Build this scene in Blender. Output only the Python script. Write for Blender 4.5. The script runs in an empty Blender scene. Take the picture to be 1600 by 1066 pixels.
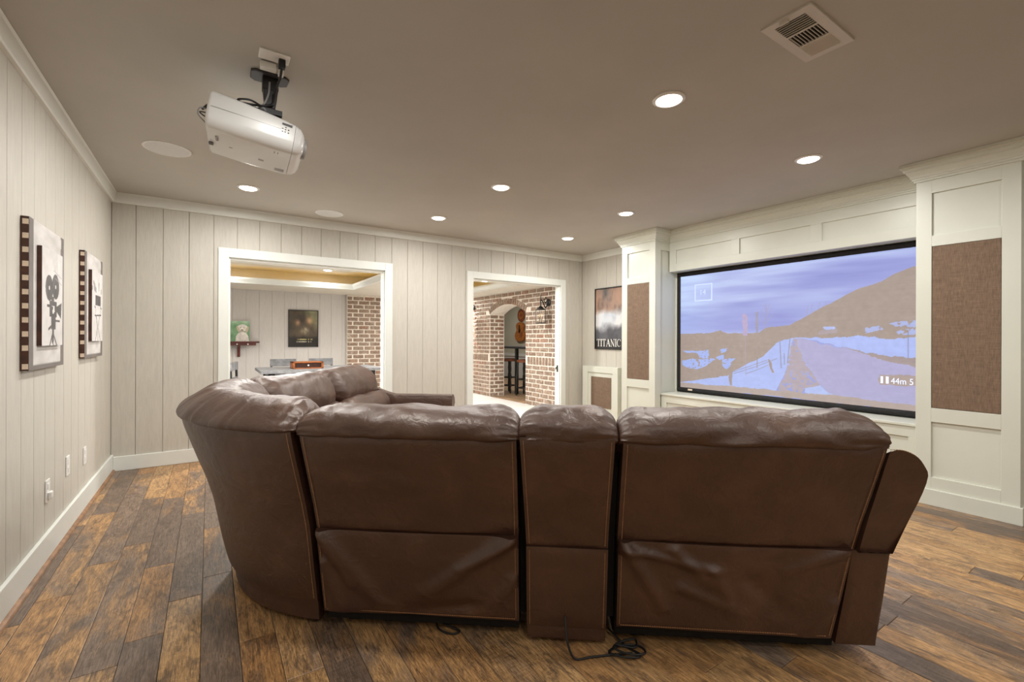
import bpy, bmesh, math, random
import numpy as np
from mathutils import Vector, Matrix, noise

random.seed(7)
SC = bpy.context.scene
COL = SC.collection

# ------------------------------------------------------------------ camera
HC, YAW, ROLL, FPX = 1.1995, 0.58376, 0.0034, 716.28
_s, _c = math.sin(YAW), math.cos(YAW)
FWD, RGT, UPV = Vector((_s, _c, 0)), Vector((_c, -_s, 0)), Vector((0, 0, 1))
cr = RGT*math.cos(ROLL) + UPV*math.sin(ROLL)
cu = -RGT*math.sin(ROLL) + UPV*math.cos(ROLL)
cam_data = bpy.data.cameras.new('camera')
cam = bpy.data.objects.new('camera', cam_data)
COL.objects.link(cam)
cam_data.sensor_fit = 'HORIZONTAL'
cam_data.sensor_width = 36.0
cam_data.lens = FPX/1600*36
cam_data.shift_y = (529.57-533)/1600
cam_data.clip_start = 0.02
M = Matrix((( cr.x, cu.x, -FWD.x, 0), (cr.y, cu.y, -FWD.y, 0), (cr.z, cu.z, -FWD.z, HC), (0, 0, 0, 1)))
cam.matrix_world = M
SC.camera = cam

# ------------------------------------------------------------------ world and exposure
w = bpy.data.worlds.new('world'); SC.world = w; w.use_nodes = True
w.node_tree.nodes['Background'].inputs[0].default_value = (0.5, 0.48, 0.45, 1)
w.node_tree.nodes['Background'].inputs[1].default_value = 0.05
SC.view_settings.view_transform = 'Standard'
SC.view_settings.look = 'None'
SC.view_settings.gamma = 1
SC.view_settings.use_curve_mapping = False
SC.view_settings.exposure = 0.0
LAMP_W = 18.5          # each recessed downlight
LAMP_COL = (1.0, 0.982, 0.945)
DINING_W = 21.0
COVE_COL = (1.0, 0.80, 0.30)

# room dimensions in metres
XL, XR, YB, YN, H = -0.7327, 4.877, 5.392, -2.3, 2.5
XC = 4.385             # front face of the columns
YF, ZS, ZT = 9.85, 2.10, 2.38   # dining room: far wall, soffit, tray ceiling
XB = 4.85              # arched brick wall

# ------------------------------------------------------------------ helpers
def lin(c):
    c = c/255.0
    return c/12.92 if c <= 0.04045 else ((c+0.055)/1.055)**2.4
def L3(rgb): return (lin(rgb[0]), lin(rgb[1]), lin(rgb[2]), 1.0)

MATS = {}
def _new(name):
    m = bpy.data.materials.new(name); m.use_nodes = True
    nt = m.node_tree
    bs = nt.nodes['Principled BSDF']
    MATS[name] = m
    return m, nt, bs
def N(nt, typ, **kw):
    n = nt.nodes.new(typ)
    for k, v in kw.items():
        if k.startswith('i_'):
            n.inputs[int(k[2:])].default_value = v
        else:
            setattr(n, k, v)
    return n
def ramp(nt, stops, fac, interp='LINEAR'):
    r = nt.nodes.new('ShaderNodeValToRGB'); r.color_ramp.interpolation = interp
    e = r.color_ramp.elements
    while len(e) < len(stops): e.new(0.5)
    for k, (p, c) in enumerate(stops):
        e[k].position = p; e[k].color = L3(c)
    nt.links.new(fac, r.inputs[0]); return r
def coords(nt, scale=(1, 1, 1), kind='Object', rnd=0.0):
    t = nt.nodes.new('ShaderNodeTexCoord'); mp = nt.nodes.new('ShaderNodeMapping')
    mp.inputs['Scale'].default_value = scale
    src = t.outputs[kind]
    if rnd:
        oi = nt.nodes.new('ShaderNodeObjectInfo'); vm = N(nt, 'ShaderNodeVectorMath', operation='SCALE')
        vm.inputs[0].default_value = (rnd, rnd*1.7, rnd*2.3)
        nt.links.new(oi.outputs['Random'], vm.inputs['Scale'])
        va = N(nt, 'ShaderNodeVectorMath', operation='ADD')
        nt.links.new(src, va.inputs[0]); nt.links.new(vm.outputs[0], va.inputs[1]); src = va.outputs[0]
    nt.links.new(src, mp.inputs[0]); return mp.outputs[0]
def noise_n(nt, vec, scale, detail=4, rough=0.6, dist=0.0):
    n = nt.nodes.new('ShaderNodeTexNoise')
    n.inputs['Scale'].default_value = scale; n.inputs['Detail'].default_value = detail
    n.inputs['Roughness'].default_value = rough; n.inputs['Distortion'].default_value = dist
    nt.links.new(vec, n.inputs['Vector']); return n.outputs['Fac']
def bump(nt, bs, h, strength=0.3, dist=0.005, prev=None):
    b = nt.nodes.new('ShaderNodeBump'); b.inputs['Strength'].default_value = strength
    b.inputs['Distance'].default_value = dist
    nt.links.new(h, b.inputs['Height'])
    if prev is not None: nt.links.new(prev.outputs[0], b.inputs['Normal'])
    nt.links.new(b.outputs[0], bs.inputs['Normal']); return b
def mix(nt, fac, a, b, mode='MIX'):
    m = nt.nodes.new('ShaderNodeMix'); m.data_type = 'RGBA'; m.blend_type = mode
    for sock, val in ((m.inputs[0], fac), (m.inputs[6], a), (m.inputs[7], b)):
        if isinstance(val, (int, float)): sock.default_value = val
        elif isinstance(val, tuple): sock.default_value = val
        else: nt.links.new(val, sock)
    return m.outputs[2]

def paint(name, rgb, rough=0.5, var=0.04, scale=6.0, bump_s=0.0, metal=0.0, spec=0.5):
    m, nt, bs = _new(name)
    v = coords(nt)
    f = noise_n(nt, v, scale, 3)
    lo = tuple(max(0, c*(1-var)) for c in rgb); hi = tuple(min(255, c*(1+var)) for c in rgb)
    r = ramp(nt, [(0.3, lo), (0.7, hi)], f)
    nt.links.new(r.outputs[0], bs.inputs['Base Color'])
    bs.inputs['Roughness'].default_value = rough; bs.inputs['Metallic'].default_value = metal
    bs.inputs['Specular IOR Level'].default_value = spec
    if bump_s: bump(nt, bs, noise_n(nt, v, scale*25, 3), bump_s, 0.002)
    return m
def emit(name, rgb, strength):
    m, nt, bs = _new(name)
    bs.inputs['Base Color'].default_value = L3(rgb)
    bs.inputs['Emission Color'].default_value = L3(rgb); bs.inputs['Emission Strength'].default_value = strength
    return m

paint('white_trim', (228, 230, 224), 0.38, 0.012, 3.0)
paint('cabinet_white', (217, 219, 207), 0.35, 0.015, 2.0)
paint('plate_white', (235, 234, 230), 0.35, 0.01)
paint('ceiling_paint', (187, 183, 175), 0.85, 0.02, 1.5, 0.05)
paint('dining_ceiling', (214, 206, 192), 0.8, 0.02, 1.5)
paint('speaker_mesh', (214, 214, 214), 0.7, 0.05, 300.0)
paint('black_metal', (24, 23, 23), 0.45, 0.15, 20.0)
paint('black_plastic', (20, 20, 21), 0.4, 0.1, 20.0)
paint('dark_bracket', (62, 58, 58), 0.5, 0.08, 20.0)
paint('projector_white', (226, 226, 224), 0.28, 0.01, 4.0)
paint('projector_grey', (150, 148, 146), 0.4, 0.03, 4.0)
paint('cable_grey', (150, 150, 152), 0.4, 0.03)
paint('black_velvet', (26, 25, 26), 0.75, 0.3, 40.0, 0.3)
paint('black_fabric', (20, 17, 16), 0.9, 0.2, 60.0)
paint('grey_wood', (128, 128, 130), 0.55, 0.14, 14.0, 0.15)
paint('red_wood', (84, 34, 24), 0.4, 0.25, 18.0)
paint('orange_wood', (160, 88, 38), 0.4, 0.18, 20.0)
paint('shoe_wood', (142, 106, 76), 0.45, 0.2, 14.0)
paint('dark_wood', (56, 28, 18), 0.45, 0.25, 20.0)
paint('seat_brown', (120, 66, 36), 0.45, 0.2, 20.0)
paint('tan_thread', (168, 124, 84), 0.7, 0.1, 80.0)
paint('strip_brown', (68, 38, 24), 0.5, 0.25, 20.0)
paint('strip_cream', (226, 206, 184), 0.6, 0.04, 20.0)
paint('dining_wall', (214, 208, 202), 0.6, 0.02, 3.0)
paint('bar_wall', (196, 190, 170), 0.7, 0.02, 2.0)
paint('bar_wainscot', (222, 221, 216), 0.5, 0.01, 2.0)
paint('pale_floor', (232, 230, 226), 0.35, 0.02, 3.0)
paint('sign_red', (128, 66, 40), 0.5, 0.35, 25.0)
paint('sign_gold', (160, 98, 44), 0.45, 0.3, 25.0)
paint('vent_paint', (206, 199, 186), 0.5, 0.02)
paint('vent_dark', (26, 22, 20), 0.9, 0.1)
emit('lamp_lens', (255, 246, 232), 9.0)
emit('lantern_flame', (255, 220, 180), 1.0)
emit('cove_strip', (255, 206, 80), 5.0)
emit('caption_white', (205, 214, 240), 0.75)
emit('caption_faint', (172, 186, 236), 0.7)

def make_mats():
    # rough-sawn vertical boards
    for nm, rgb in (('board', (200, 195, 184)), ('dining_board', (212, 207, 203))):
        m, nt, bs = _new(nm)
        v = coords(nt, (1, 1, 0.12), rnd=9.0)
        f = noise_n(nt, v, 55, 5, 0.65, 0.6)
        r = ramp(nt, [(0.25, tuple(c*0.955 for c in rgb)), (0.75, tuple(min(255, c*1.02) for c in rgb))], f)
        nt.links.new(r.outputs[0], bs.inputs['Base Color']); bs.inputs['Roughness'].default_value = 0.55
        bump(nt, bs, f, 0.35, 0.004)
    paint('board_gap', (176, 170, 158), 0.8, 0.05)
    # reclaimed-look plank floor
    m, nt, bs = _new('plank')
    oi = nt.nodes.new('ShaderNodeObjectInfo')
    v = coords(nt, (1, 0.11, 1), rnd=13.0); v2 = coords(nt, (1, 0.35, 1), rnd=13.0)
    dark = ramp(nt, [(0.0, (146, 127, 112)), (0.5, (168, 147, 130)), (1.0, (128, 111, 98))], oi.outputs['Random'])
    tan = ramp(nt, [(0.0, (214, 166, 112)), (0.5, (228, 186, 132)), (1.0, (198, 150, 98))], oi.outputs['Random'])
    # how tan a plank is: its own value plus weathered patches
    mm = N(nt, 'ShaderNodeMath', operation='MULTIPLY'); mm.inputs[1].default_value = 7.31; nt.links.new(oi.outputs['Random'], mm.inputs[0])
    fr = N(nt, 'ShaderNodeMath', operation='FRACT'); nt.links.new(mm.outputs[0], fr.inputs[0])
    blot = noise_n(nt, v2, 4.2, 6, 0.66, 0.9)
    bm_ = N(nt, 'ShaderNodeMath', operation='MULTIPLY_ADD'); bm_.inputs[1].default_value = 1.9; bm_.inputs[2].default_value = -0.95; nt.links.new(blot, bm_.inputs[0])
    ad = N(nt, 'ShaderNodeMath', operation='ADD'); nt.links.new(fr.outputs[0], ad.inputs[0]); nt.links.new(bm_.outputs[0], ad.inputs[1])
    tn = ramp(nt, [(0.20, (0, 0, 0)), (0.50, (255, 255, 255))], ad.outputs[0])
    tone = mix(nt, tn.outputs[0], dark.outputs[0], tan.outputs[0])
    g = noise_n(nt, v, 85, 8, 0.78, 1.2)
    gr = ramp(nt, [(0.28, (92, 80, 72)), (0.44, (190, 182, 174)), (0.58, (240, 236, 230)), (0.75, (255, 255, 255))], g)
    c1 = mix(nt, 0.9, tone, gr.outputs[0], 'MULTIPLY')
    b2_ = noise_n(nt, v2, 16, 7, 0.75, 1.4)
    br = ramp(nt, [(0.48, (0, 0, 0)), (0.64, (225, 225, 225))], b2_)
    c2 = mix(nt, br.outputs[0], c1, L3((92, 75, 63)))
    fine_g = noise_n(nt, coords(nt, (1, 0.05, 1), rnd=13.0), 260, 4, 0.7, 0.4)
    fgr = ramp(nt, [(0.34, (150, 142, 136)), (0.52, (255, 255, 255))], fine_g)
    c2 = mix(nt, 0.75, c2, fgr.outputs[0], 'MULTIPLY')
    saw = noise_n(nt, coords(nt, (0.12, 1, 1), rnd=13.0), 190, 2, 0.5, 0.2)
    sawr = ramp(nt, [(0.40, (190, 182, 176)), (0.56, (255, 255, 255))], saw)
    sawm = ramp(nt, [(0.50, (0, 0, 0)), (0.60, (170, 170, 170))], noise_n(nt, v2, 5.0, 4, 0.6, 0.5))
    c2 = mix(nt, sawm.outputs[0], c2, mix(nt, 1.0, c2, sawr.outputs[0], 'MULTIPLY'))
    sp = noise_n(nt, v, 60, 6, 0.8, 2.4)
    spr = ramp(nt, [(0.34, (235, 235, 235)), (0.43, (0, 0, 0))], sp)
    c3 = mix(nt, spr.outputs[0], c2, L3((58, 45, 36)))
    nt.links.new(c3, bs.inputs['Base Color'])
    rr = N(nt, 'ShaderNodeMapRange'); rr.inputs[3].default_value = 0.28; rr.inputs[4].default_value = 0.5
    nt.links.new(g, rr.inputs[0]); nt.links.new(rr.outputs[0], bs.inputs['Roughness'])
    bump(nt, bs, g, 0.25, 0.003)
    paint('floor_base', (58, 42, 32), 0.7, 0.15, 8.0)
    # leather
    m, nt, bs = _new('leather')
    v = coords(nt)
    f = noise_n(nt, v, 5.0, 5, 0.6, 0.4)
    r = ramp(nt, [(0.3, (62, 38, 28)), (0.55, (73, 46, 34)), (0.75, (90, 60, 44))], f)
    nt.links.new(r.outputs[0], bs.inputs['Base Color'])
    vo = nt.nodes.new('ShaderNodeTexVoronoi'); vo.inputs['Scale'].default_value = 330; nt.links.new(v, vo.inputs['Vector'])
    b1 = bump(nt, bs, vo.outputs['Distance'], 0.10, 0.0012)
    fine = noise_n(nt, v, 16, 4, 0.55, 0.5)
    b2 = bump(nt, bs, fine, 0.45, 0.014, b1)
    rr = N(nt, 'ShaderNodeMapRange'); rr.inputs[3].default_value = 0.36; rr.inputs[4].default_value = 0.54
    nt.links.new(f, rr.inputs[0]); nt.links.new(rr.outputs[0], bs.inputs['Roughness'])
    bs.inputs['Specular IOR Level'].default_value = 0.95
    bs.inputs['Specular Tint'].default_value = (1.0, 0.93, 0.86, 1)
    # tan leather with the arm top's light put into the colour, unused
    paint('leather_lit_tan', (132, 84, 46), 0.4, 0.2, 10.0)
    # brick and mortar
    m, nt, bs = _new('brick')
    oi = nt.nodes.new('ShaderNodeObjectInfo')
    tone = ramp(nt, [(0.0, (146, 120, 102)), (0.3, (166, 142, 122)), (0.55, (156, 134, 118)), (0.8, (174, 148, 128)), (1.0, (158, 118, 96))], oi.outputs['Random'])
    v = coords(nt, rnd=5.0); f = noise_n(nt, v, 28, 6, 0.7)
    r = ramp(nt, [(0.3, (150, 144, 138)), (0.6, (255, 255, 255))], f)
    c1 = mix(nt, 0.8, tone.outputs[0], r.outputs[0], 'MULTIPLY')
    sm = ramp(nt, [(0.54, (0, 0, 0)), (0.72, (230, 230, 230))], noise_n(nt, v, 17, 5, 0.7))
    c2 = mix(nt, sm.outputs[0], c1, L3((226, 214, 202)))
    nt.links.new(c2, bs.inputs['Base Color']); bs.inputs['Roughness'].default_value = 0.85
    bump(nt, bs, f, 0.6, 0.008)
    paint('mortar', (242, 232, 220), 0.9, 0.06, 30.0, 0.5)
    # speaker cloth
    m, nt, bs = _new('speaker_cloth')
    v = coords(nt, (6, 6, 260)); v2 = coords(nt, (160, 160, 14))
    f1 = noise_n(nt, v, 1.6, 3, 0.7); f2 = noise_n(nt, v2, 1.6, 3, 0.7)
    a = N(nt, 'ShaderNodeMath', operation='ADD'); nt.links.new(f1, a.inputs[0]); nt.links.new(f2, a.inputs[1])
    h = N(nt, 'ShaderNodeMath', operation='MULTIPLY'); h.inputs[1].default_value = 0.5; nt.links.new(a.outputs[0], h.inputs[0])
    r = ramp(nt, [(0.36, (96, 78, 64)), (0.62, (142, 118, 98))], h.outputs[0])
    nt.links.new(r.outputs[0], bs.inputs['Base Color']); bs.inputs['Roughness'].default_value = 0.9
    bump(nt, bs, h.outputs[0], 0.4, 0.002)
    # stone tile in the bar room
    paint('bar_tile', (168, 138, 108), 0.45, 0.12, 4.0)
    # vertex-colour pictures: printed and projected
    m, nt, bs = _new('print')
    at = N(nt, 'ShaderNodeVertexColor'); at.layer_name = 'pic'
    nt.links.new(at.outputs[0], bs.inputs['Base Color']); bs.inputs['Roughness'].default_value = 0.55
    m, nt, bs = _new('glossy_print')
    at = N(nt, 'ShaderNodeVertexColor'); at.layer_name = 'pic'
    nt.links.new(at.outputs[0], bs.inputs['Base Color']); bs.inputs['Roughness'].default_value = 0.12
    m, nt, bs = _new('projected')
    at = N(nt, 'ShaderNodeVertexColor'); at.layer_name = 'pic'
    bs.inputs['Base Color'].default_value = (0.12, 0.12, 0.12, 1); bs.inputs['Roughness'].default_value = 0.8
    nt.links.new(at.outputs[0], bs.inputs['Emission Color']); bs.inputs['Emission Strength'].default_value = 0.92
    # clear glass
    m, nt, bs = _new('glass')
    bs.inputs['Base Color'].default_value = (1, 1, 1, 1); bs.inputs['Roughness'].default_value = 0.03
    bs.inputs['Transmission Weight'].default_value = 1.0; bs.inputs['IOR'].default_value = 1.3
make_mats()

WM = {}
class MB:
    def __init__(s): s.v = []; s.f = []
    def add(s, vs, fs):
        o = len(s.v); s.v += [tuple(p) for p in vs]; s.f += [tuple(i+o for i in f) for f in fs]; return s
    def box(s, x0, x1, y0, y1, z0, z1):
        return s.add([(x0,y0,z0),(x1,y0,z0),(x1,y1,z0),(x0,y1,z0),(x0,y0,z1),(x1,y0,z1),(x1,y1,z1),(x0,y1,z1)],
                     [(0,3,2,1),(4,5,6,7),(0,1,5,4),(1,2,6,5),(2,3,7,6),(3,0,4,7)])
    def beam(s, p, q, r=(0.01, 0.01), up=(0, 0, 1)):
        p, q = Vector(p), Vector(q); d = (q-p).normalized(); u = Vector(up)
        if abs(d.dot(u)) > 0.98: u = Vector((1, 0, 0))
        a = d.cross(u).normalized(); b = a.cross(d).normalized()
        vs = [e + a*r[0]*i + b*r[1]*j for e in (p, q) for i, j in ((-1,-1),(1,-1),(1,1),(-1,1))]
        return s.add(vs, [(0,3,2,1),(4,5,6,7),(0,1,5,4),(1,2,6,5),(2,3,7,6),(3,0,4,7)])
    def rings(s, R, cap=True):
        n = len(R[0]); vs = [p for r in R for p in r]; fs = []
        for i in range(len(R)-1):
            for j in range(n):
                k = (j+1) % n; fs.append((i*n+j, i*n+k, (i+1)*n+k, (i+1)*n+j))
        if cap: fs += [tuple(range(n))[::-1], tuple((len(R)-1)*n+j for j in range(n))]
        return s.add(vs, fs)
    def grid(s, P):
        n = len(P[0]); vs = [p for r in P for p in r]
        return s.add(vs, [(i*n+j, i*n+j+1, (i+1)*n+j+1, (i+1)*n+j) for i in range(len(P)-1) for j in range(n-1)])
    def tube(s, pts, r, n=8):
        pts = [Vector(p) for p in pts]; R = []; prev = None
        for i, p in enumerate(pts):
            d = (pts[min(i+1, len(pts)-1)] - pts[max(i-1, 0)]).normalized()
            u = Vector((0, 0, 1)) if prev is None else prev
            if abs(d.dot(u)) > 0.99: u = Vector((1, 0, 0)) if abs(d.x) < 0.9 else Vector((0, 1, 0))
            a = d.cross(u).normalized(); b = a.cross(d).normalized(); prev = b
            rr = r[i] if isinstance(r, (list, tuple)) else r
            R.append([p + (a*math.cos(t) + b*math.sin(t))*rr for t in [2*math.pi*k/n for k in range(n)]])
        return s.rings(R)
    def lathe(s, prof, c=(0, 0, 0), axis='z', n=28, closed=False):
        R = []
        for r, h in prof:
            ring = []
            for k in range(n):
                t = 2*math.pi*k/n; p, q = max(r, 1e-5)*math.cos(t), max(r, 1e-5)*math.sin(t)
                o = {'z': (p, q, h), 'x': (h, p, q), 'y': (q, h, p)}[axis]
                ring.append((c[0]+o[0], c[1]+o[1], c[2]+o[2]))
            R.append(ring)
        if closed: return s.rings(R+[R[0]], cap=False)
        return s.rings(R)
    def prism(s, poly, axis, h0, h1):
        def P(a, b, h): return {'x': (h, a, b), 'y': (a, h, b), 'z': (a, b, h)}[axis]
        return s.rings([[P(a, b, h0) for a, b in poly], [P(a, b, h1) for a, b in poly]])
    def obj(s, name, mat, parent=None, smooth=0, bevel=0, local=False, seg=2):
        me = bpy.data.meshes.new(name)
        vs = s.v
        if parent is not None and not local:
            Mi = WM[parent.name].inverted(); vs = [tuple(Mi @ Vector(p)) for p in vs]
        me.from_pydata([tuple(p) for p in vs], [], s.f)
        bm = bmesh.new(); bm.from_mesh(me)
        bmesh.ops.recalc_face_normals(bm, faces=bm.faces)
        if smooth:
            thr = math.radians(smooth)
            for f in bm.faces: f.smooth = True
            for e in bm.edges:
                if len(e.link_faces) == 2 and e.calc_face_angle(0) > thr: e.smooth = False
        bm.to_mesh(me); bm.free()
        me.materials.append(MATS[mat])
        o = bpy.data.objects.new(name, me); COL.objects.link(o)
        if parent is not None: o.parent = parent
        WM[o.name] = WM[parent.name] if parent is not None else Matrix.Identity(4)
        if bevel:
            b = o.modifiers.new('bevel', 'BEVEL'); b.width = bevel; b.segments = seg; b.limit_method = 'ANGLE'; b.angle_limit = math.radians(40)
        return o
def tag(o, label, cat, group=None):
    o['label'] = label; o['category'] = cat
    if group: o['group'] = group
    return o
def thing(name, label, cat, loc=(0, 0, 0), rz=0.0, group=None):
    o = bpy.data.objects.new(name, None); COL.objects.link(o)
    o.empty_display_size = 0.1
    o.location = loc; o.rotation_euler = (0, 0, rz)
    WM[o.name] = Matrix.Translation(loc) @ Matrix.Rotation(rz, 4, 'Z')
    return tag(o, label, cat, group)
def struct(o): o['kind'] = 'structure'; return o
MESH = {}
def piece(name, key, builder, mat, parent, loc, rot=(0, 0, 0)):
    """A small piece sharing its mesh with alike pieces."""
    if key not in MESH:
        b = MB(); builder(b); o = b.obj(name, mat)
        MESH[key] = o.data
    else:
        o = bpy.data.objects.new(name, MESH[key]); COL.objects.link(o)
    o.location = loc; o.rotation_euler = rot
    if parent is not None: o.parent = parent; o.matrix_parent_inverse = WM[parent.name].inverted()
    return o
def crm(pts, n, closed=False):
    """Catmull-Rom resample of 2-D or 3-D points."""
    P = [Vector(p) for p in pts]; m = len(P); out = []
    segs = m if closed else m-1
    for i in range(n):
        t = i/n*segs if closed else i/(n-1)*segs
        k = min(int(t), segs-1); u = t-k
        g = (lambda j: P[j % m]) if closed else (lambda j: P[min(max(j, 0), m-1)])
        p0, p1, p2, p3 = g(k-1), g(k), g(k+1), g(k+2)
        out.append(0.5*((2*p1) + (p2-p0)*u + (2*p0-5*p1+4*p2-p3)*u*u + (3*p1-p0-3*p2+p3)*u**3))
    return out

# value noise for painted pictures
def vnoise(p, q, seed, sx, sy):
    rs = np.random.RandomState(seed); T = rs.rand(64, 64)
    x, y = p*sx, q*sy; xi, yi = np.floor(x).astype(int), np.floor(y).astype(int); fx, fy = x-xi, y-yi
    fx, fy = fx*fx*(3-2*fx), fy*fy*(3-2*fy)
    g = lambda a, b: T[a % 64, b % 64]
    return (g(xi, yi)*(1-fx)+g(xi+1, yi)*fx)*(1-fy) + (g(xi, yi+1)*(1-fx)+g(xi+1, yi+1)*fx)*fy
def fbm(p, q, seed, sx, sy, o=4):
    return sum(vnoise(p, q, seed+k, sx*2**k, sy*2**k)*0.5**k for k in range(o))/sum(0.5**k for k in range(o))
def inpoly(p, q, poly):
    ins = np.zeros(p.shape, bool); n = len(poly)
    for i in range(n):
        x0, y0 = poly[i]; x1, y1 = poly[(i+1) % n]
        if y0 == y1: continue
        c = ((y0 > q) != (y1 > q)) & (p < (x1-x0)*(q-y0)/(y1-y0)+x0)
        ins ^= c
    return ins
def segdist(p, q, a, b, asp=1.0):
    ax, ay, bx, by = a[0]*asp, a[1], b[0]*asp, b[1]; px = p*asp
    dx, dy = bx-ax, by-ay; L = dx*dx+dy*dy+1e-9
    t = np.clip(((px-ax)*dx+(q-ay)*dy)/L, 0, 1)
    return np.hypot(px-ax-t*dx, q-ay-t*dy)
def picture(name, mat, parent, origin, du, dv, nu, nv, fn):
    """Flat printed or projected picture; fn(p,q) gives sRGB 0-255 over the unit square."""
    P, Q = np.meshgrid(np.linspace(0, 1, nu+1), np.linspace(0, 1, nv+1))
    rgb = np.clip(fn(P, Q), 0, 255)/255.0
    rgb = np.where(rgb <= 0.04045, rgb/12.92, ((rgb+0.055)/1.055)**2.4)
    o_, u_, v_ = np.array(origin), np.array(du), np.array(dv)
    co = o_ + P[..., None]*u_ + Q[..., None]*v_
    Mi = np.array(WM[parent.name].inverted())
    co = co.reshape(-1, 3) @ Mi[:3, :3].T + Mi[:3, 3]
    n = nu+1
    I = (np.arange(nv)[:, None]*n + np.arange(nu)[None, :]).ravel()
    F = np.stack([I, I+1, I+1+n, I+n], 1)
    me = bpy.data.meshes.new(name); me.from_pydata(co.tolist(), [], F.tolist())
    at = me.color_attributes.new('pic', 'FLOAT_COLOR', 'POINT')
    col = np.concatenate([rgb.reshape(-1, 3), np.ones((co.shape[0], 1))], 1).astype(np.float32)
    at.data.foreach_set('color', col.ravel())
    me.materials.append(MATS[mat])
    o = bpy.data.objects.new(name, me); COL.objects.link(o); o.parent = parent
    WM[o.name] = WM[parent.name]
    return o
def text(name, body, mat, parent, loc, size, xdir, ydir, font_scale_x=1.0, ext=0.0006):
    cu_ = bpy.data.curves.new(name, 'FONT'); cu_.body = body; cu_.size = size; cu_.extrude = ext
    tmp = bpy.data.objects.new(name, cu_); COL.objects.link(tmp)
    dg = bpy.context.evaluated_depsgraph_get(); dg.update()
    me = bpy.data.meshes.new_from_object(tmp.evaluated_get(dg))
    bpy.data.objects.remove(tmp); bpy.data.curves.remove(cu_)
    X, Y = Vector(xdir)*font_scale_x, Vector(ydir); Z = Vector(xdir).cross(Y)
    Mt = Matrix(((X.x, Y.x, Z.x, loc[0]), (X.y, Y.y, Z.y, loc[1]), (X.z, Y.z, Z.z, loc[2]), (0, 0, 0, 1)))
    me.transform(WM[parent.name].inverted() @ Mt)
    me.materials.clear(); me.materials.append(MATS[mat])
    o = bpy.data.objects.new(name, me); COL.objects.link(o); o.parent = parent; WM[o.name] = WM[parent.name]
    return o

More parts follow.
